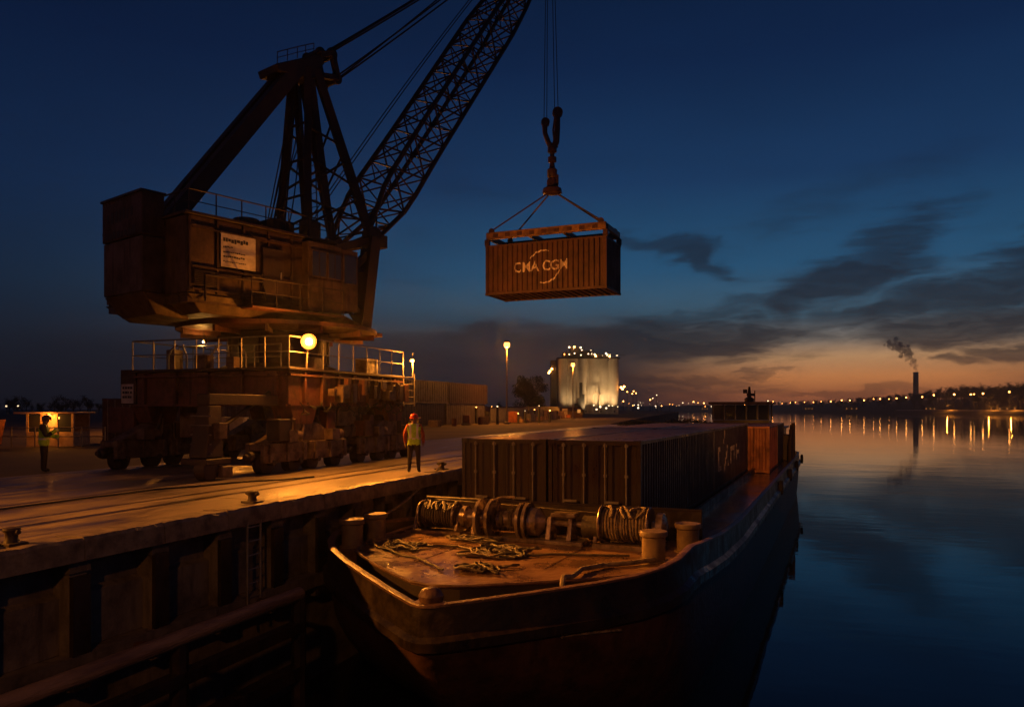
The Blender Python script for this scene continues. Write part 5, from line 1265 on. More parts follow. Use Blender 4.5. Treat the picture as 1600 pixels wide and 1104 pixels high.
# booth
bp_ = cw(-24.55, 41.6, 0)
bo = thing('guard_booth', 'small lit wooden booth with an overhanging flat roof behind the railing', 'booth', bp_, YAW)
b = MB(); b.box((-1.25, -0.8, 0.0), (1.25, 0.8, 0.75)); b.build('lower_wall', M['booth'], bo, bevel=0.01)
for x in (-1.2, -0.45, 0.35, 1.2): strut('corner_post', (x, -0.76, 0.75), (x, -0.76, 1.72), 0.06, M['booth'], bo, sq=True)
for x in (-1.2, 1.2): strut('corner_post', (x, 0.74, 0.75), (x, 0.74, 1.72), 0.06, M['booth'], bo, sq=True)
b = MB(); b.box((-0.39, -0.78, 0.76), (0.29, -0.72, 1.70)); b.build('door', M['white_paint'], bo)
for (x0, x1) in ((-1.13, -0.52), (0.42, 1.13)): b = MB(); b.box((x0, -0.765, 0.78), (x1, -0.75, 1.68)); b.build('pane', M['glass'], bo)
b = MB(); b.box((-1.2, 0.68, 0.76), (1.2, 0.74, 1.70)); b.build('back_wall', M['booth'], bo)
b = MB(); b.box((-1.75, -1.1, 1.73), (1.45, 1.0, 1.82)); b.build('roof', M['booth'], bo, bevel=0.01)
b = MB(); b.box((-1.3, -0.9, -0.05), (1.3, 0.9, 0.0)); b.build('floor_slab', M['concrete'], bo)
b = MB(); b.lathe([(.03, 0), (.07, .03), (.08, .09), (.03, .13)], (0.1, -1.0, 1.58), n=12); b.build('lamp', M['lamp_sodium'], bo, True)  # bulb added to go with the fill light below
bl2 = bpy.data.lights.new('booth_fill_light', 'POINT'); bl2.energy = 60; bl2.color = ORANGE; bl2.shadow_soft_size = .08  # fill light added to brighten the booth and railing
bo2 = bpy.data.objects.new('booth_fill_light', bl2); COL.objects.link(bo2); bo2.parent = bo; bo2.location = (0.1, -1.25, 1.5)
# skip / box at the far left
sk_ = thing('waste_skip', 'orange-lit steel skip cut by the left border of the view', 'skip', cw(-27.3, 39.0, 0), YAW)
b = MB(); b.hexa([(-.9, -.7, .12), (.9, -.7, .12), (.9, .7, .12), (-.9, .7, .12), (-1.1, -.8, 1.45), (1.1, -.8, 1.45), (1.1, .8, 1.45), (-1.1, .8, 1.45)]); b.build('tub', M['cont_orange'], sk_, bevel=0.03)
b = MB()
for x in (-.7, 0, .7): b.box((x-.05, -.86, .2), (x+.05, -.79, 1.4))
b.build('rib', M['cont_orange'], sk_)
b = MB(); b.box((-.8, -.6, 0), (-.6, .6, .119)); b.box((.6, -.6, 0), (.8, .6, .119)); b.build('skid', M['crane_dark'], sk_)
# cabinet under the crane
cb_ = thing('site_cabinet', 'pale site cabinet with a door standing beyond the crane legs', 'cabinet', cw(-14.05, 38.6, 0), YAW+R_(8))
b = MB(); b.box((-.62, -.5, .08), (.62, .5, 1.48)); b.build('body', M['white_paint'], cb_, bevel=0.02)
b = MB(); b.box((-.68, -.56, 1.481), (.68, .56, 1.56)); b.build('lid', M['white_paint'], cb_, bevel=0.01)
b = MB(); b.box((-.5, -.53, .16), (.02, -.502, 1.4)); dr = b.build('door', M['white_paint'], cb_, bevel=0.01)
b = MB(); b.box((-.06, -.56, .75), (-.02, -.531, .95)); b.build('handle', M['crane_dark'], dr)
b = MB(); b.box((.08, -.53, .16), (.56, -.502, 1.4)); b.build('door', M['white_paint'], cb_, bevel=0.01)
b = MB(); b.box((-.6, -.45, 0), (-.45, .45, .079)); b.box((.45, -.45, 0), (.6, .45, .079)); b.build('skid', M['crane_dark'], cb_)
# scattered yard goods seen under the portal
def pallet_stack(label, loc, rz, n, boxes, m_):
    t = thing('pallet_stack', label, 'pallets', loc, rz, 'pallets and goods behind the crane')
    for i in range(n):
        b = MB(); z = i*0.15
        for x in (-.5, -.25, 0, .25, .5): b.box((x-.06, -.5, z+.105), (x+.06, .5, z+.13))
        for y in (-.44, 0, .44): b.box((-.56, y-.05, z), (.56, y+.05, z+.104))
        b.build('pallet', M['timber'], t)
    for (x, y, dx, dy, h) in boxes:
        b = MB(); b.box((x, y, n*.15+.001), (x+dx, y+dy, n*.15+h)); b.build('crate', m_, t, bevel=0.02)
pallet_stack('low stack of pallets with a crate right of the pale cabinet', cw(-13.6, 46, 0), 0.3, 3, ((-.4, -.4, .8, .8, .5),), M['booth'])
pallet_stack('pallets with two crates further back seen through the crane legs', cw(-13.2, 52, 0), 0.1, 2, ((-.5, -.4, .45, .8, .8), (.05, -.4, .45, .8, .55)), M['cont_orange'])
pallet_stack('tall pallet stack near the container row seen under the crane', cw(-15.5, 60, 0), -0.2, 8, (), M['timber'])
def drum(label, loc):
    t = thing('steel_drum', label, 'drum', loc, 0, 'steel drums behind the crane')
    b = MB(); b.lathe([(.28, 0), (.29, .02), (.28, .04), (.28, .28), (.295, .30), (.28, .32), (.28, .56), (.295, .58), (.28, .6), (.28, .86), (.29, .88), (.25, .87)], n=18); b.build('shell', M['crane_red'], t, True)
    b = MB(); b.lathe([(.25, .86), (.25, .865)], n=18); b.build('lid', M['crane_dark'], t)
drum('steel drum left of the pale cabinet behind the crane', cw(-16.2, 39.5, 0)); drum('steel drum standing alone right of the pale cabinet', cw(-12.5, 41, 0))
# containers along the yard
G2 = 'containers stacked on the quay yard'
for (lab, x, y, z, m_, L) in (
        ('dark container on the yard ground right behind the standing worker', -40.0, 77.4, 0, M['cont_dark2'], LC),
        ('dark container on the yard ground farther along the row', -40.1, 90.3, 0, M['cont_grey'], LC),
        ('grey ribbed container stacked on top next to the crane end', -39.9, 78.2, 2.6, M['cont_grey'], LC),
        ('dark container stacked on top at the far end of the yard row', -40.0, 91.0, 2.6, M['cont_dark2'], LC),
        ('rust-red container on the ground far behind the crane', -36.5, 40, 0, M['cont_brown'], LC)):
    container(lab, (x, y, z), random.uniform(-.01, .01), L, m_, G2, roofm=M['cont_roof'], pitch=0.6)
# fence of the yard
def fence(label, a, b_, h, step):
    a, b_ = Vector(a), Vector(b_); t = thing('yard_fence', label, 'fence', a, 0, 'fence stretches along the yard'); d = b_-a; n = int(d.length/step)
    for i in range(n+1): q = d*(i/n); strut('post', q, q+Vector((0, 0, h)), 0.05, M['galv'], t, sq=True)
    for hh in (0.25, h-0.1): strut('rail', Vector((0, 0, hh)), d+Vector((0, 0, hh)), 0.035, M['galv'], t, sq=True)
    pk = MB(); m = int(d.length/0.16)
    for i in range(m): q = d*((i+.5)/m); pk.bar(q+Vector((0, 0, .05)), q+Vector((0, 0, h-.02)), 0.045)
    tag(pk.build('picket', M['galv'], t), kind='stuff')
fence('steel picket fence right of the stacked containers', (-38.6, 98, 0), (-41.5, 122, 0), 2.1, 3.5)
fence('steel picket fence continuing towards the second lamp post', (-41.6, 123.5, 0), (-46.5, 158, 0), 2.1, 4.2)
# sheds and goods behind the fence
def shed(label, loc, rz, sx, sy, h, m_, lit=0):
    t = thing('yard_shed', label, 'shed', loc, rz, 'low sheds behind the fence')
    b = MB(); b.box((-sx/2, -sy/2, 0), (sx/2, sy/2, h)); b.build('wall', m_, t)
    b = MB(); b.hexa([(-sx/2-.2, -sy/2-.2, h+.001), (sx/2+.2, -sy/2-.2, h+.001), (sx/2+.2, sy/2+.2, h+.001), (-sx/2-.2, sy/2+.2, h+.001), (-sx/2-.2, -.1, h+.8), (sx/2+.2, -.1, h+.8), (sx/2+.2, .1, h+.8), (-sx/2-.2, .1, h+.8)]); b.build('roof', M['crane_dark'], t)
    b = MB(); b.box((-.6, -sy/2-.05, .0), (.6, -sy/2-.002, 2.0)); b.build('door', M['white_paint'], t)
    for k in range(lit):
        x = -sx/2+.8+k*(sx-1.6)/max(1, lit-1); b = MB(); b.box((x-.35, -sy/2-.04, 1.1), (x+.35, -sy/2-.001, 1.8)); b.build('window', M['lit_window'], t)
for i, (r, d, sx, h, lit, lab) in enumerate(((-1.5, 128, 7, 1.5, 2, 'low shed with lit windows behind the tall lamp post'), (4.5, 146, 8, 1.6, 0, 'dark low shed between the two lamp posts'), (11, 168, 8, 1.5, 2, 'shed with lit windows left of the second lamp post'), (-6.5, 118, 5, 1.6, 0, 'dark low shed at the end of the container row'))):
    shed(lab, cw(r, d, 0), YAW+0.1*i, sx, 4, h, (M['cont_grey'], M['cont_dark'], M['cont_brown'], M['cont_dark2'])[i], lit)
rr = random.Random(52)
for i in range(16):
    f_ = i/15; x = -36.8-7.6*f_; y = 99+54*f_; mk_ = rr.choice(('timber', 'booth', 'cont_orange', 'galv', 'crane_box')); t = thing('goods_crate', '%s crate, %s along the yard fence counted from the container row' % ({'timber': 'brown timber', 'booth': 'pale tan', 'cont_orange': 'orange', 'galv': 'grey steel', 'crane_box': 'dull brown'}[mk_], ('first', 'second', 'third', 'fourth', 'fifth', 'sixth', 'seventh', 'eighth', 'ninth', 'tenth', 'eleventh', 'twelfth', 'thirteenth', 'fourteenth', 'fifteenth', 'sixteenth')[i]), 'crate', (x+rr.uniform(.6, 1.6), y+rr.uniform(-1.5, 1.5), 0), rr.uniform(0, 1.5), 'goods stored along the yard fence')
    w_, d_, h_ = rr.uniform(.5, 1.5), rr.uniform(.5, 1.2), rr.uniform(.5, 1.7)
    b = MB(); b.box((-w_/2, -d_/2, .1), (w_/2, d_/2, h_)); b.build('box', M[mk_], t, bevel=.03)
    b = MB()
    for xx in (-w_/2, 0, w_/2): b.box((xx-.05, -d_/2-.03, 0), (xx+.05, d_/2+.03, .099))
    for xx in (-w_/2+.02, w_/2-.02): b.box((xx-.05, -d_/2-.03, .1), (xx+.05, -d_/2-.001, h_+.02))
    b.build('batten', M['timber'], t)
for i, (x, y, n_, lab) in enumerate(((-36.5, 76, 5, 'stack of pallets before the middle of the yard container row'), (-36.2, 84, 2, 'two pallets with an orange crate before the far yard containers'), (-36.8, 91, 7, 'tall pallet stack at the far end of the yard container row'))):
    pallet_stack(lab, (x, y, 0), .3*i, n_, ((-.4, -.4, .8, .8, .9),) if i == 1 else (), M['cont_orange'])
drum('steel drum in front of the yard containers near the worker', (-36.0, 80, 0)); drum('steel drum before the last yard container by the lamp post', (-36.1, 88, 0))
# lamp posts of the yard: a row parallel to the quay
def lamp_post(label, loc, h, watt, heads=2, big=0.35, grp='tall sodium lamp posts of the yard'):
    t = thing('lamp_post', label, 'lamp post', loc, 0, grp)
    b = MB(); b.path([(0, 0, 0), (0, 0, h)], [.16, .07], 10); b.build('pole', M['galv'], t, True)
    b = MB(); b.box((-.3, -.3, 0), (.3, .3, .25)); b.build('base', M['concrete'], t, bevel=.02)
    b = MB(); b.lathe([(.10, h-.05), (.36, h+.34), (.42, h+.38), (.30, h+.52), (.05, h+.56)], n=16); hd_ = b.build('lantern', M['crane_dark'], t, True)
    b = MB(); b.lathe([(.10, h-.42), (big, h-.30), (big*1.15, h-.02), (big, h+.22), (.3, h+.33)], n=16); b.build('lens', M['lamp_sodium'], hd_, True)
    l = bpy.data.lights.new('sodium_lamp', 'POINT'); l.energy = watt; l.color = ORANGE; l.shadow_soft_size = .3
    o = bpy.data.objects.new('sodium_lamp', l); COL.objects.link(o); o.parent = t; o.location = (0, 0, h-.80)
    return t
lamp_post('tall lamp post with a bright orange lantern left of the pale silos', cw(-0.67, 100, 0), 10.3, 9000)
lamp_post('second lamp post standing in front of the pale silos', cw(11.9, 150, 0), 10.6, 8000)
lamp_post('lamp post hidden behind the crane house', (-44, 52, 0), 12, 9000)
yl = lamp_post('lamp post on the yard left of the view', (-30, -3, 0), 12, 800)
gl_ = bpy.data.lights.new('yard_fill_spot', 'SPOT'); gl_.energy = 36000; gl_.color = ORANGE; gl_.spot_size = R_(58); gl_.spot_blend = 0.9; gl_.shadow_soft_size = 0.25  # unseen fill spot added to light the quay ground, aimed clear of the crane
go_ = bpy.data.objects.new('yard_fill_spot', gl_); COL.objects.link(go_); go_.parent = yl; go_.location = (0.6, 0.3, 11.4)
go_.rotation_euler = Vector((16.5, 7.5, -12)).to_track_quat('-Z', 'Y').to_euler()
# unseen lamp behind the viewer, read from lit ribs; jetty and post added
jt = MB(); jt.box((-4, -30, -0.7), (6, -4.5, -0.1)); tag(jt.build('jetty', M['concrete']), kind='structure')
jl = lamp_post('unseen lamp post on an added jetty behind the viewer', (1.0, -9, -0.1), 10.0, 120, 1)
def jetty_spot(en, size, blend, target, col):  # unseen fill spots added to the post, each aimed at one area
    l = bpy.data.lights.new('jetty_fill_spot', 'SPOT'); l.energy = en; l.color = col; l.spot_size = R_(size); l.spot_blend = blend; l.shadow_soft_size = 0.25
    o = bpy.data.objects.new('jetty_fill_spot', l); COL.objects.link(o); o.parent = jl; o.location = (0, 0.5, 9.6)
    o.rotation_euler = (Vector(target)-Vector((1.0, -8.5, 9.5))).to_track_quat('-Z', 'Y').to_euler()
jetty_spot(2300, 52, 0.6, (-6.4, 12.0, -1.2), (1.0, .33, .045))
jetty_spot(30000, 9, 0.5, (-1.2, 45.0, -0.3), (1.0, .33, .045))  # narrow fill added only to brighten the orange container

# ------------------------------------------------------------------ silos, tank, far things
sl = thing('silo_block', 'pale floodlit grain silos with a lamp-strewn plant on the roof', 'silos', cw(29.7, 300, 0), YAW)
SH = 21.3
for i, x in enumerate((-9.9, -5.95, -2.0, 1.95, 5.9, 9.85)):
    b = MB(); b.lathe([(2.05, 0), (2.05, SH-.3), (2.12, SH-.25), (2.12, SH)], (x, 0, 0), n=24); b.build('silo', M['silo'], sl, True)
    b = MB(); b.lathe([(2.05, 0), (2.05, SH-.2)], (x, 4.2, 0), n=20); b.build('silo', M['silo'], sl, True)
for x in (-7.9, -3.95, 0, 3.95, 7.9):
    b = MB(); b.box((x-.5, -1.2, 0), (x+.5, 3, SH-.5)); b.build('filler_wall', M['silo'], sl)
b = MB(); b.box((-12.2, -2.3, SH+.01), (12.2, 6, SH+.5)); b.build('roof_slab', M['plant_dark'], sl)
b = MB(); b.box((-14.6, -1.5, 0), (-12.3, 4, SH-.6)); b.build('dark_tower', M['plant_dark'], sl)
rr = random.Random(12)
for (x, dx, h) in ((-8, 4, 2.6), (-4.5, 5, 4.6), (-1, 4.5, 3.4), (3, 3, 2.2), (6.5, 4, 1.6)):
    b = MB(); b.box((x-dx/2, -.8, SH+.51), (x+dx/2, 3.5, SH+h)); b.build('roof_plant', M['plant_dark'], sl)
for k in range(26):
    x = rr.uniform(-9, 6); z = SH+.5; h = rr.uniform(1.2, 5.6)*(1-abs(x+2)/13)
    strut('pipe', (x, -1.5+rr.uniform(-.4, .4), z), (x+rr.uniform(-.6, .6), -1.4, z+max(.8, h)), .09, M['plant_dark'], sl)
for k in range(7): x = -11+k*3.6; strut('roof_rail', (x, -2.2, SH+1.5), (x+3.6, -2.2, SH+1.5), .07, M['plant_dark'], sl)
ball = MB(); ball.lathe([(0, -.30), (.26, -.15), (.30, 0), (.26, .15), (0, .30)], n=10); ball_me = ball.mesh('lamp', M['lamp_white'], True)
ballo = MB(); ballo.lathe([(0, -.30), (.26, -.15), (.30, 0), (.26, .15), (0, .30)], n=10); ballo_me = ballo.mesh('lamp', M['lamp_far'], True)
for k in range(24):
    x = rr.choice((-8, -5, -2, 2, 6, 9))+rr.gauss(0, 1.4); z = SH+.9+rr.uniform(0, 1.2)+(rr.uniform(0, 3.8) if -8 < x < 1 else 0)
    s_ = rr.choice((.35, .5, .8, 1.2)); inst('lamp', ball_me if rr.random() < .75 else ballo_me, sl, Matrix.Translation((x, -2.35, z)) @ Matrix.Scale(s_, 4))
for (x, z) in ((12.6, 10.2), (13.8, 10.5), (13.2, 9.6), (-15, 16.5), (-14.2, 17.4), (-15.4, 15.8)): inst('lamp', ballo_me, sl, Matrix.Translation((x, -2.0, z)) @ Matrix.Scale(1.3, 4))
b = MB(); b.box((12.3, -1, 9.4), (14.6, 0, 9.7)); b.build('side_gantry', M['plant_dark'], sl)
b = MB(); b.path([(1.5, -3.5, 0), (1.5, -3.5, 7), (2.6, -3.5, 8.5), (4.2, -3.2, 7), (4.2, -3.2, 0)], .25, 8); b.build('duct', M['white_paint'], sl, True)
for (x, h) in ((-4.2, 6), (-3.2, 12), (-2.3, 7.5), (-5.2, 4)):
    b = MB(); b.box((x-.5, -5, 0), (x+.5, -4, h)); b.build('loading_tower', M['plant_dark'], sl)
for i, (x, w_) in enumerate(((-7.9, 2200), (-1.5, 3800), (4.2, 5200), (9.4, 4600))):
    l = bpy.data.lights.new('silo_floodlight', 'SPOT'); l.energy = w_*1.5; l.color = (1.0, .60, .25); l.spot_size = R_(92); l.spot_blend = 1.0; l.shadow_soft_size = .4
    o = bpy.data.objects.new('silo_floodlight', l); COL.objects.link(o); o.parent = sl; o.location = (x, -6.5, 1.2)
    o.rotation_euler = Vector((0, 4.4, 9)).to_track_quat('-Z', 'Y').to_euler()
    b = MB(); b.cbox((x, -6.8, .9), (.5, .4, .5)); b.build('floodlight', M['plant_dark'], sl)
for k in range(16):
    x = rr.uniform(-14, 26); inst('lamp', ball_me, sl, Matrix.Translation((x, -8+rr.uniform(-2, 2), rr.uniform(1, 3.5))) @ Matrix.Scale(rr.choice((.3, .5, .7, 1.0)), 4))
rr = random.Random(19); ot = thing('oak_tree', 'big dark round tree standing left of the pale silos', 'tree', cw(5.0, 200, -0.1))
b = MB(); b.path([(0, 0, -.2), (.1, 0, 2), (0, .1, 4.5), (0.3, 0, 8)], [.45, .36, .28, .1], 9)
for k in range(18):
    a = rr.uniform(0, 6.28); z = rr.uniform(2.2, 6); q = Vector((math.cos(a)*3, math.sin(a)*3, z+rr.uniform(1.5, 4))); b.path([(0, 0, z), (q.x*.5, q.y*.5, z+1), q], [.14, .09, .03], 5)
b.build('trunk', M['bark'], ot, True)
b = MB(); cl_ = [(rr.uniform(-3.6, 3.6), rr.uniform(-3.2, 3.2), rr.uniform(2.4, 9.9)) for _ in range(52)]
for i in range(9000):
    c = Vector(rr.choice(cl_)); c += Vector((rr.gauss(0, 1), rr.gauss(0, 1), rr.gauss(0, 1))).normalized()*rr.random()**.4*1.35
    q = rr.uniform(.10, .24); a = Vector((rr.uniform(-1, 1), rr.uniform(-1, 1), rr.uniform(-1, 1))).normalized(); e_ = a.orthogonal().normalized()
    b.add([c+a*q, c-a*q*.5+e_*q*.8, c-a*q*.5-e_*q*.8], [(0, 1, 2)])
b.build('crown', M['leaf'], ot)

# far bank ----------------------------------------------------------
def cwp(px, d, z=0): return cw((px-800)/1200*d, d, z)
bank = [(930, 1900), (1000, 1750), (1080, 1600), (1160, 1450), (1250, 1280), (1340, 1120), (1430, 980), (1520, 860), (1620, 760), (1760, 660), (1950, 570), (2400, 470)]
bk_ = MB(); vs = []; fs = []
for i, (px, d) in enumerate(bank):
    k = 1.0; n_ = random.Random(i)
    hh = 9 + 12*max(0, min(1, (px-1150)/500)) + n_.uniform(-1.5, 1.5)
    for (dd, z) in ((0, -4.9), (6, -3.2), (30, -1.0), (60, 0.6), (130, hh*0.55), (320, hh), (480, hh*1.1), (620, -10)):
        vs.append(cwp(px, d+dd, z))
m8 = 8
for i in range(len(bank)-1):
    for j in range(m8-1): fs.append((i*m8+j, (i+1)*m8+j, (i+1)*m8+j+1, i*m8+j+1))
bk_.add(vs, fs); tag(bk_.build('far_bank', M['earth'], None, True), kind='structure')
def bank_d(px):
    for (a, da), (b_, db) in zip(bank, bank[1:]):
        if a <= px <= b_: return da+(db-da)*(px-a)/(b_-a)
    return bank[-1][1]
# trees: five bare or leafy kinds shared by all
def tree_meshes(seed, h, leafy):
    rr = random.Random(seed); tb = MB(); tips = []
    tb.path([(0, 0, -1), (0, 0, h*.3), (rr.uniform(-.3, .3), 0, h*.62)], [h*.022, h*.017, h*.009], 6)
    for k in range(16):
        z0 = h*rr.uniform(.22, .6); a = rr.uniform(0, 6.28); ln = h*rr.uniform(.2, .42)
        p = Vector((0, 0, z0)); q = p+Vector((math.cos(a)*ln*.55, math.sin(a)*ln*.55, ln*.75)); mid = p.lerp(q, .5)+Vector((0, 0, -.04*h))
        tb.path([p, mid, q], [h*.009, h*.006, h*.002], 4, cap=False); tips.append((mid, q))
        for j in range(5):
            s = mid.lerp(q, rr.random()); e_ = s+Vector((rr.uniform(-1, 1), rr.uniform(-1, 1), rr.uniform(.2, 1)))*h*.10; tb.path([s, e_], [h*.004, h*.0015], 3, cap=False); tips.append((s, e_))
    lb = MB(); n = 900 if leafy else 260
    for i in range(n):
        s, e_ = rr.choice(tips); c = s.lerp(e_, rr.uniform(.3, 1.25))+Vector((rr.gauss(0, 1), rr.gauss(0, 1), rr.gauss(0, .8)))*h*.045
        sz = h*rr.uniform(.012, .030); a = Vector((rr.uniform(-1, 1), rr.uniform(-1, 1), rr.uniform(-1, 1))).normalized(); b_ = a.orthogonal().normalized()
        lb.add([c+a*sz, c-a*sz*.5+b_*sz*.8, c-a*sz*.5-b_*sz*.8], [(0, 1, 2)])
    return tb.mesh('trunk', M['bark']), lb.mesh('crown', M['leaf'])
TREES = [tree_meshes(30+i, 12, i % 2 == 0) for i in range(6)]
KIND = ['broad leafy tree', 'thin bare tree', 'round leafy tree', 'sparse bare tree', 'tall leafy tree', 'ragged bare tree']
def tree(label, loc, s, k, grp):
    t = thing('bank_tree', label, 'tree', loc, random.uniform(0, 6), grp); t.scale = (s, s, s)
    inst('trunk', TREES[k][0], t); inst('crown', TREES[k][1], t)
rr = random.Random(77)
TOP = [(1000, 634), (1120, 630), (1240, 624), (1330, 620), (1400, 613), (1460, 606), (1500, 600), (1560, 597), (1640, 592)]
def top_y(px):
    for (a, ya_), (b_, yb_) in zip(TOP, TOP[1:]):
        if px <= b_: return ya_+(yb_-ya_)*(px-a)/(b_-a)
    return TOP[-1][1]
for i in range(210):
    f_ = i/209; px = 1008+f_**0.72*640+rr.uniform(-4, 4); dd = rr.uniform(62, 210); d = bank_d(px)+dd
    hh_ = 9+12*max(0, min(1, (px-1150)/500)); z = hh_*0.55*min(1, (dd-60)/70) if dd < 130 else hh_*(0.55+0.45*min(1, (dd-130)/190))
    ztop = 2+(638-top_y(px))*d/1200*rr.uniform(.80, 1.06); k = rr.randrange(6) if i % 3 else rr.choice((0, 2, 4))
    s = max(.45, (ztop-z)/11.5); p = cwp(px, d, 0)
    zone = 'right of the chimney' if px > 1440 else ('between the chimney and the barge stern' if px > 1240 else 'behind the barge on the far bank')
    tree('%s on the dark far bank %s' % (KIND[k], zone), (p.x, p.y, z-1.0), s, k, '%ss on the far bank %s' % (KIND[k], zone))
for i in range(46):
    px = -60+i*7.5+rr.uniform(-5, 5); d = rr.uniform(240, 330); p = cwp(px, d, -.2); k = rr.randrange(6)
    tree('%s in the dark row behind the yard left of the crane' % KIND[k], p, rr.uniform(.35, .62), k, '%ss in the row left of the crane' % KIND[k])
for i in range(26):
    px = 640+i*13+rr.uniform(-4, 4); d = rr.uniform(215, 330); p = cwp(px, d, -.2); k = rr.randrange(6)
    if 870 < px < 985: d = 0
    if d: tree('%s in the dark row beyond the yard fence' % KIND[k], p, rr.uniform(.25, .45), k, '%ss in the row beyond the yard fence' % KIND[k])
def bush(label, loc, sx, sy, sz, seed):
    rr = random.Random(seed); t = thing('shrub', label, 'shrub', loc, 0)
    b = MB()
    for i in range(1600):
        v = Vector((rr.gauss(0, 1), rr.gauss(0, 1), abs(rr.gauss(0, 1)))).normalized()*rr.uniform(.55, 1.0)
        c = Vector((v.x*sx, v.y*sy, v.z*sz*(.8+.3*mnoise.noise(v*3+Vector((seed, 0, 0)))))); q = rr.uniform(.05, .12)
        a = Vector((rr.uniform(-1, 1), rr.uniform(-1, 1), rr.uniform(-1, 1))).normalized(); e_ = a.orthogonal().normalized()
        b.add([c+a*q, c-a*q*.5+e_*q*.8, c-a*q*.5-e_*q*.8], [(0, 1, 2)])
    b.build('foliage', M['leaf'], t)
    b = MB()
    for k in range(14): a = rr.uniform(0, 6.28); b.path([(0, 0, 0), (math.cos(a)*sx*.5, math.sin(a)*sy*.5, sz*.6)], .03, 4)
    b.build('stem', M['bark'], t)
bush('dark bushes at the far end of the quay beside the containers', cw(20.5, 90, 0), 3.4, 4.0, 1.05, 3)
bush('low dark scrub left of the bushes at the quay end', cw(15.5, 92, 0), 3.0, 4.0, .7, 8)
# lamps on the far bank: posts with lanterns
pole_b = MB(); pole_b.path([(0, 0, -2), (0, 0, 1)], [.22, .14], 6); pole_me = pole_b.mesh('pole', M['plant_dark'])
def far_lamp(px, yp, d, size, white, grp, lab):
    z = 2+(638-yp)*d/1200; p = cwp(px, d, 0)
    t = thing('street_lamp', lab, 'street lamp', (p.x, p.y, z), YAW, grp)
    b = Matrix.Translation((0, 0, -max(1.0, z-1)/1.0)) @ Matrix.Diagonal((1, 1, max(1.0, z-1)/1.0, 1))
    inst('pole', pole_me, t, b)
    inst('lantern', ball_me if white else ballo_me, t, Matrix.Scale(size/.30, 4))
LAMPS = [(1208, 627, .55), (1222, 630, .4), (1235, 629, .5), (1243, 628, .5), (1257, 628, .5), (1271, 628, .6), (1283, 627, .55), (1298, 627, .75), (1315, 625, .9), (1328, 625, .9), (1350, 625, .9), (1365, 623, .55), (1375, 623, 1.0), (1389, 623, .6), (1401, 622, .9), (1416, 620.5, 1.0), (1441, 620, 1.0), (1459, 617, 1.15), (1491, 616, 1.4), (1517, 616, 1.25), (1522, 615.5, .8), (1536, 614.5, 1.35), (1577, 612, 1.25)]
for i, (px, yp, s) in enumerate(LAMPS):
    d = bank_d(px)+25
    far_lamp(px, yp, d, s*d/1200*0.85, False, 'sodium lamps along the far bank', 'orange street lamp on the far bank, glowing above its reflection in the river')
rr = random.Random(41)
for i in range(40):
    px = 975+i*6.2+rr.uniform(-4, 4); yp = 628+rr.uniform(-4, 7); d = rr.uniform(520, 700) if px < 1050 else bank_d(px)+rr.uniform(15, 60)
    if px < 1050: yp = min(yp, 634)
    far_lamp(px, yp, d, rr.choice((.18, .25, .38, .5))*d/800, rr.random() < .45, 'distant town lamps beyond the silos', 'tiny distant town lamp between the silos and the barge stern')
for (px, yp) in ((980, 612), (988, 615), (994, 614), (1026, 617), (1020, 622), (990, 611)):
    far_lamp(px, yp, 650, .4, px > 1000, 'lamps on masts beyond the silos', 'small lamp on a tall mast right of the pale silos')
for i in range(14):
    px = 690+i*13+rr.uniform(-4, 4); far_lamp(px, 640+rr.uniform(-9, 6), rr.uniform(95, 130) if px < 860 else 170, rr.choice((.05, .07, .10)), rr.random() < .4, 'small work lamps behind the yard fence', 'small work lamp behind the yard fence')
for px in (10, 28): far_lamp(px, 634, 300, .35, True, 'two pale lamps in the dark tree row at the far left', 'pale distant lamp in the tree row at the far left')
# houses on the far bank
def house(px, label):
    d = bank_d(px)+48; p = cwp(px, d, .3); t = thing('bank_house', label, 'house', p, YAW+rr.uniform(-.3, .3), 'low buildings on the far bank'); w_ = rr.uniform(8, 18); h = rr.uniform(3, 5)
    b = MB(); b.box((-w_/2, -4, -2), (w_/2, 4, h)); b.build('wall', M['plant_dark'], t)
    b = MB(); b.hexa([(-w_/2-.4, -4.4, h+.01), (w_/2+.4, -4.4, h+.01), (w_/2+.4, 4.4, h+.01), (-w_/2-.4, 4.4, h+.01), (-w_/2, -.1, h+2.4), (w_/2, -.1, h+2.4), (w_/2, .1, h+2.4), (-w_/2, .1, h+2.4)]); b.build('roof', M['plant_dark'], t)
    for k in range(3):
        x = -w_/2+1.5+k*(w_-3)/2; b = MB(); b.box((x-.6, -4.06, 1.0), (x+.6, -4.002, 2.2)); b.build('window', M['lit_window'], t)
for px, lab in ((1100, 'low building with lit windows left of the barge wheelhouse'), (1262, 'low lit building just right of the barge stern'), (1330, 'low lit building left of the chimney'), (1450, 'long lit building at the foot of the chimney'), (1552, 'wide lit building near the right edge of the view'), (1572, 'lit building at the right edge of the far bank')): house(px, lab)
# promenade wall catching lamplight on the far bank
pr = MB()
for (a, b_) in zip(range(1400, 1640, 20), range(1420, 1660, 20)):
    pr.bar(cwp(a, bank_d(a)+33, -.4), cwp(b_, bank_d(b_)+33, -.4), .8, 1.5)
tag(pr.build('promenade_wall', M['silo']), 'low pale wall running along the far bank', 'wall')
for px in (1480, 1545, 1580):
    l = bpy.data.lights.new('promenade_lamp', 'POINT'); l.energy = 9000; l.color = ORANGE; l.shadow_soft_size = .5
    o = bpy.data.objects.new('promenade_lamp', l); COL.objects.link(o); o.location = cwp(px, bank_d(px)+24, 5)
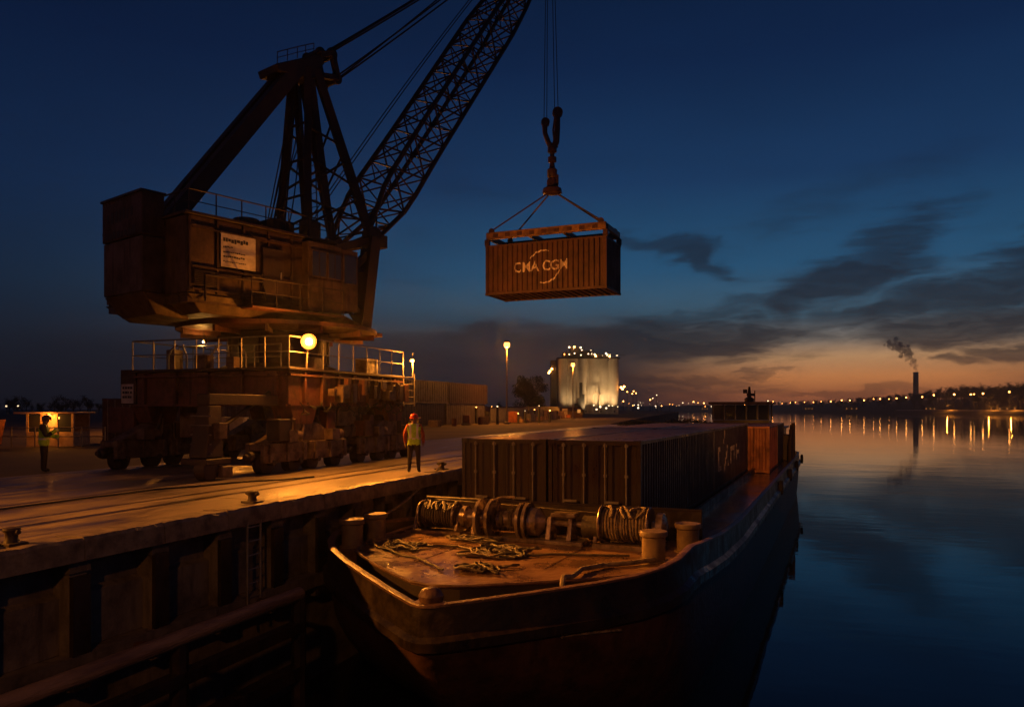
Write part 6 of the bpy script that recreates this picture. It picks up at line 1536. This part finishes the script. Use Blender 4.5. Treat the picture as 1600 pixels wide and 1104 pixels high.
# chimney and smoke
chd = 1500
ch = thing('factory_chimney', 'tall dark factory chimney smoking against the sunset', 'chimney', cwp(1431, chd, 0))
b = MB(); b.lathe([(5.6, -5), (4.6, 70), (4.9, 70.2), (4.9, 73), (3.8, 73.2), (3.6, 72)], n=24); b.build('stack', M['chimney'], ch, True)
b = MB()
for z in (30, 50, 64): b.lathe([(5.2, z), (5.5, z+.2), (5.5, z+1), (5.1, z+1.2)], n=24)
b.build('stack_band', M['chimney'], ch, True)
sm = bmesh.new(); rr = random.Random(6)
path = [(0, 75), (-2, 82), (-4, 90), (-8, 99), (-13, 107), (-19, 113), (-26, 118), (-34, 121), (-41, 125), (-46, 130)]
for i in range(150):
    f_ = rr.random()**.8*(len(path)-1.001); j = int(f_); u = f_-j
    x = path[j][0]*(1-u)+path[j+1][0]*u; z = path[j][1]*(1-u)+path[j+1][1]*u
    r = (3.0+f_*0.75)*rr.uniform(.35, .8)*(1.0 if f_ < 6 else 0.75); sp_ = 2.0+f_*.9
    ret = bmesh.ops.create_icosphere(sm, subdivisions=2, radius=r)
    c = Vector((x+rr.gauss(0, sp_*.6), rr.gauss(0, sp_), z+rr.gauss(0, sp_*.45)))
    for v_ in ret['verts']:
        v_.co = v_.co*(1+.5*mnoise.noise(v_.co*.5+c))+c
me = bpy.data.meshes.new('smoke_plume'); sm.to_mesh(me); sm.free(); me.materials.append(M['smoke']); me.shade_smooth()
o = inst('smoke_plume', me); o.location = cwp(1431, chd, 0); o.rotation_euler = (0, 0, YAW); tag(o, 'grey smoke plume drifting left from the factory chimney', 'smoke', kind='stuff')

# ------------------------------------------------------------------ night air
hm = bpy.data.materials.new('night_haze'); hm.use_nodes = True; N_ = hm.node_tree.nodes
N_.remove(N_['Principled BSDF']); hv_ = N_.new('ShaderNodeVolumePrincipled'); hv_.inputs['Color'].default_value = (.9, .9, .92, 1)
hv_.inputs['Density'].default_value = 0.00020; hv_.inputs['Anisotropy'].default_value = 0.86
hm.node_tree.links.new(hv_.outputs[0], N_['Material Output'].inputs['Volume'])
hb_ = MB(); hb_.box((-2700, -300, -12), (1600, 2700, 150)); tag(hb_.build('haze', hm), kind='stuff')
C.cycles.volume_bounces = 0
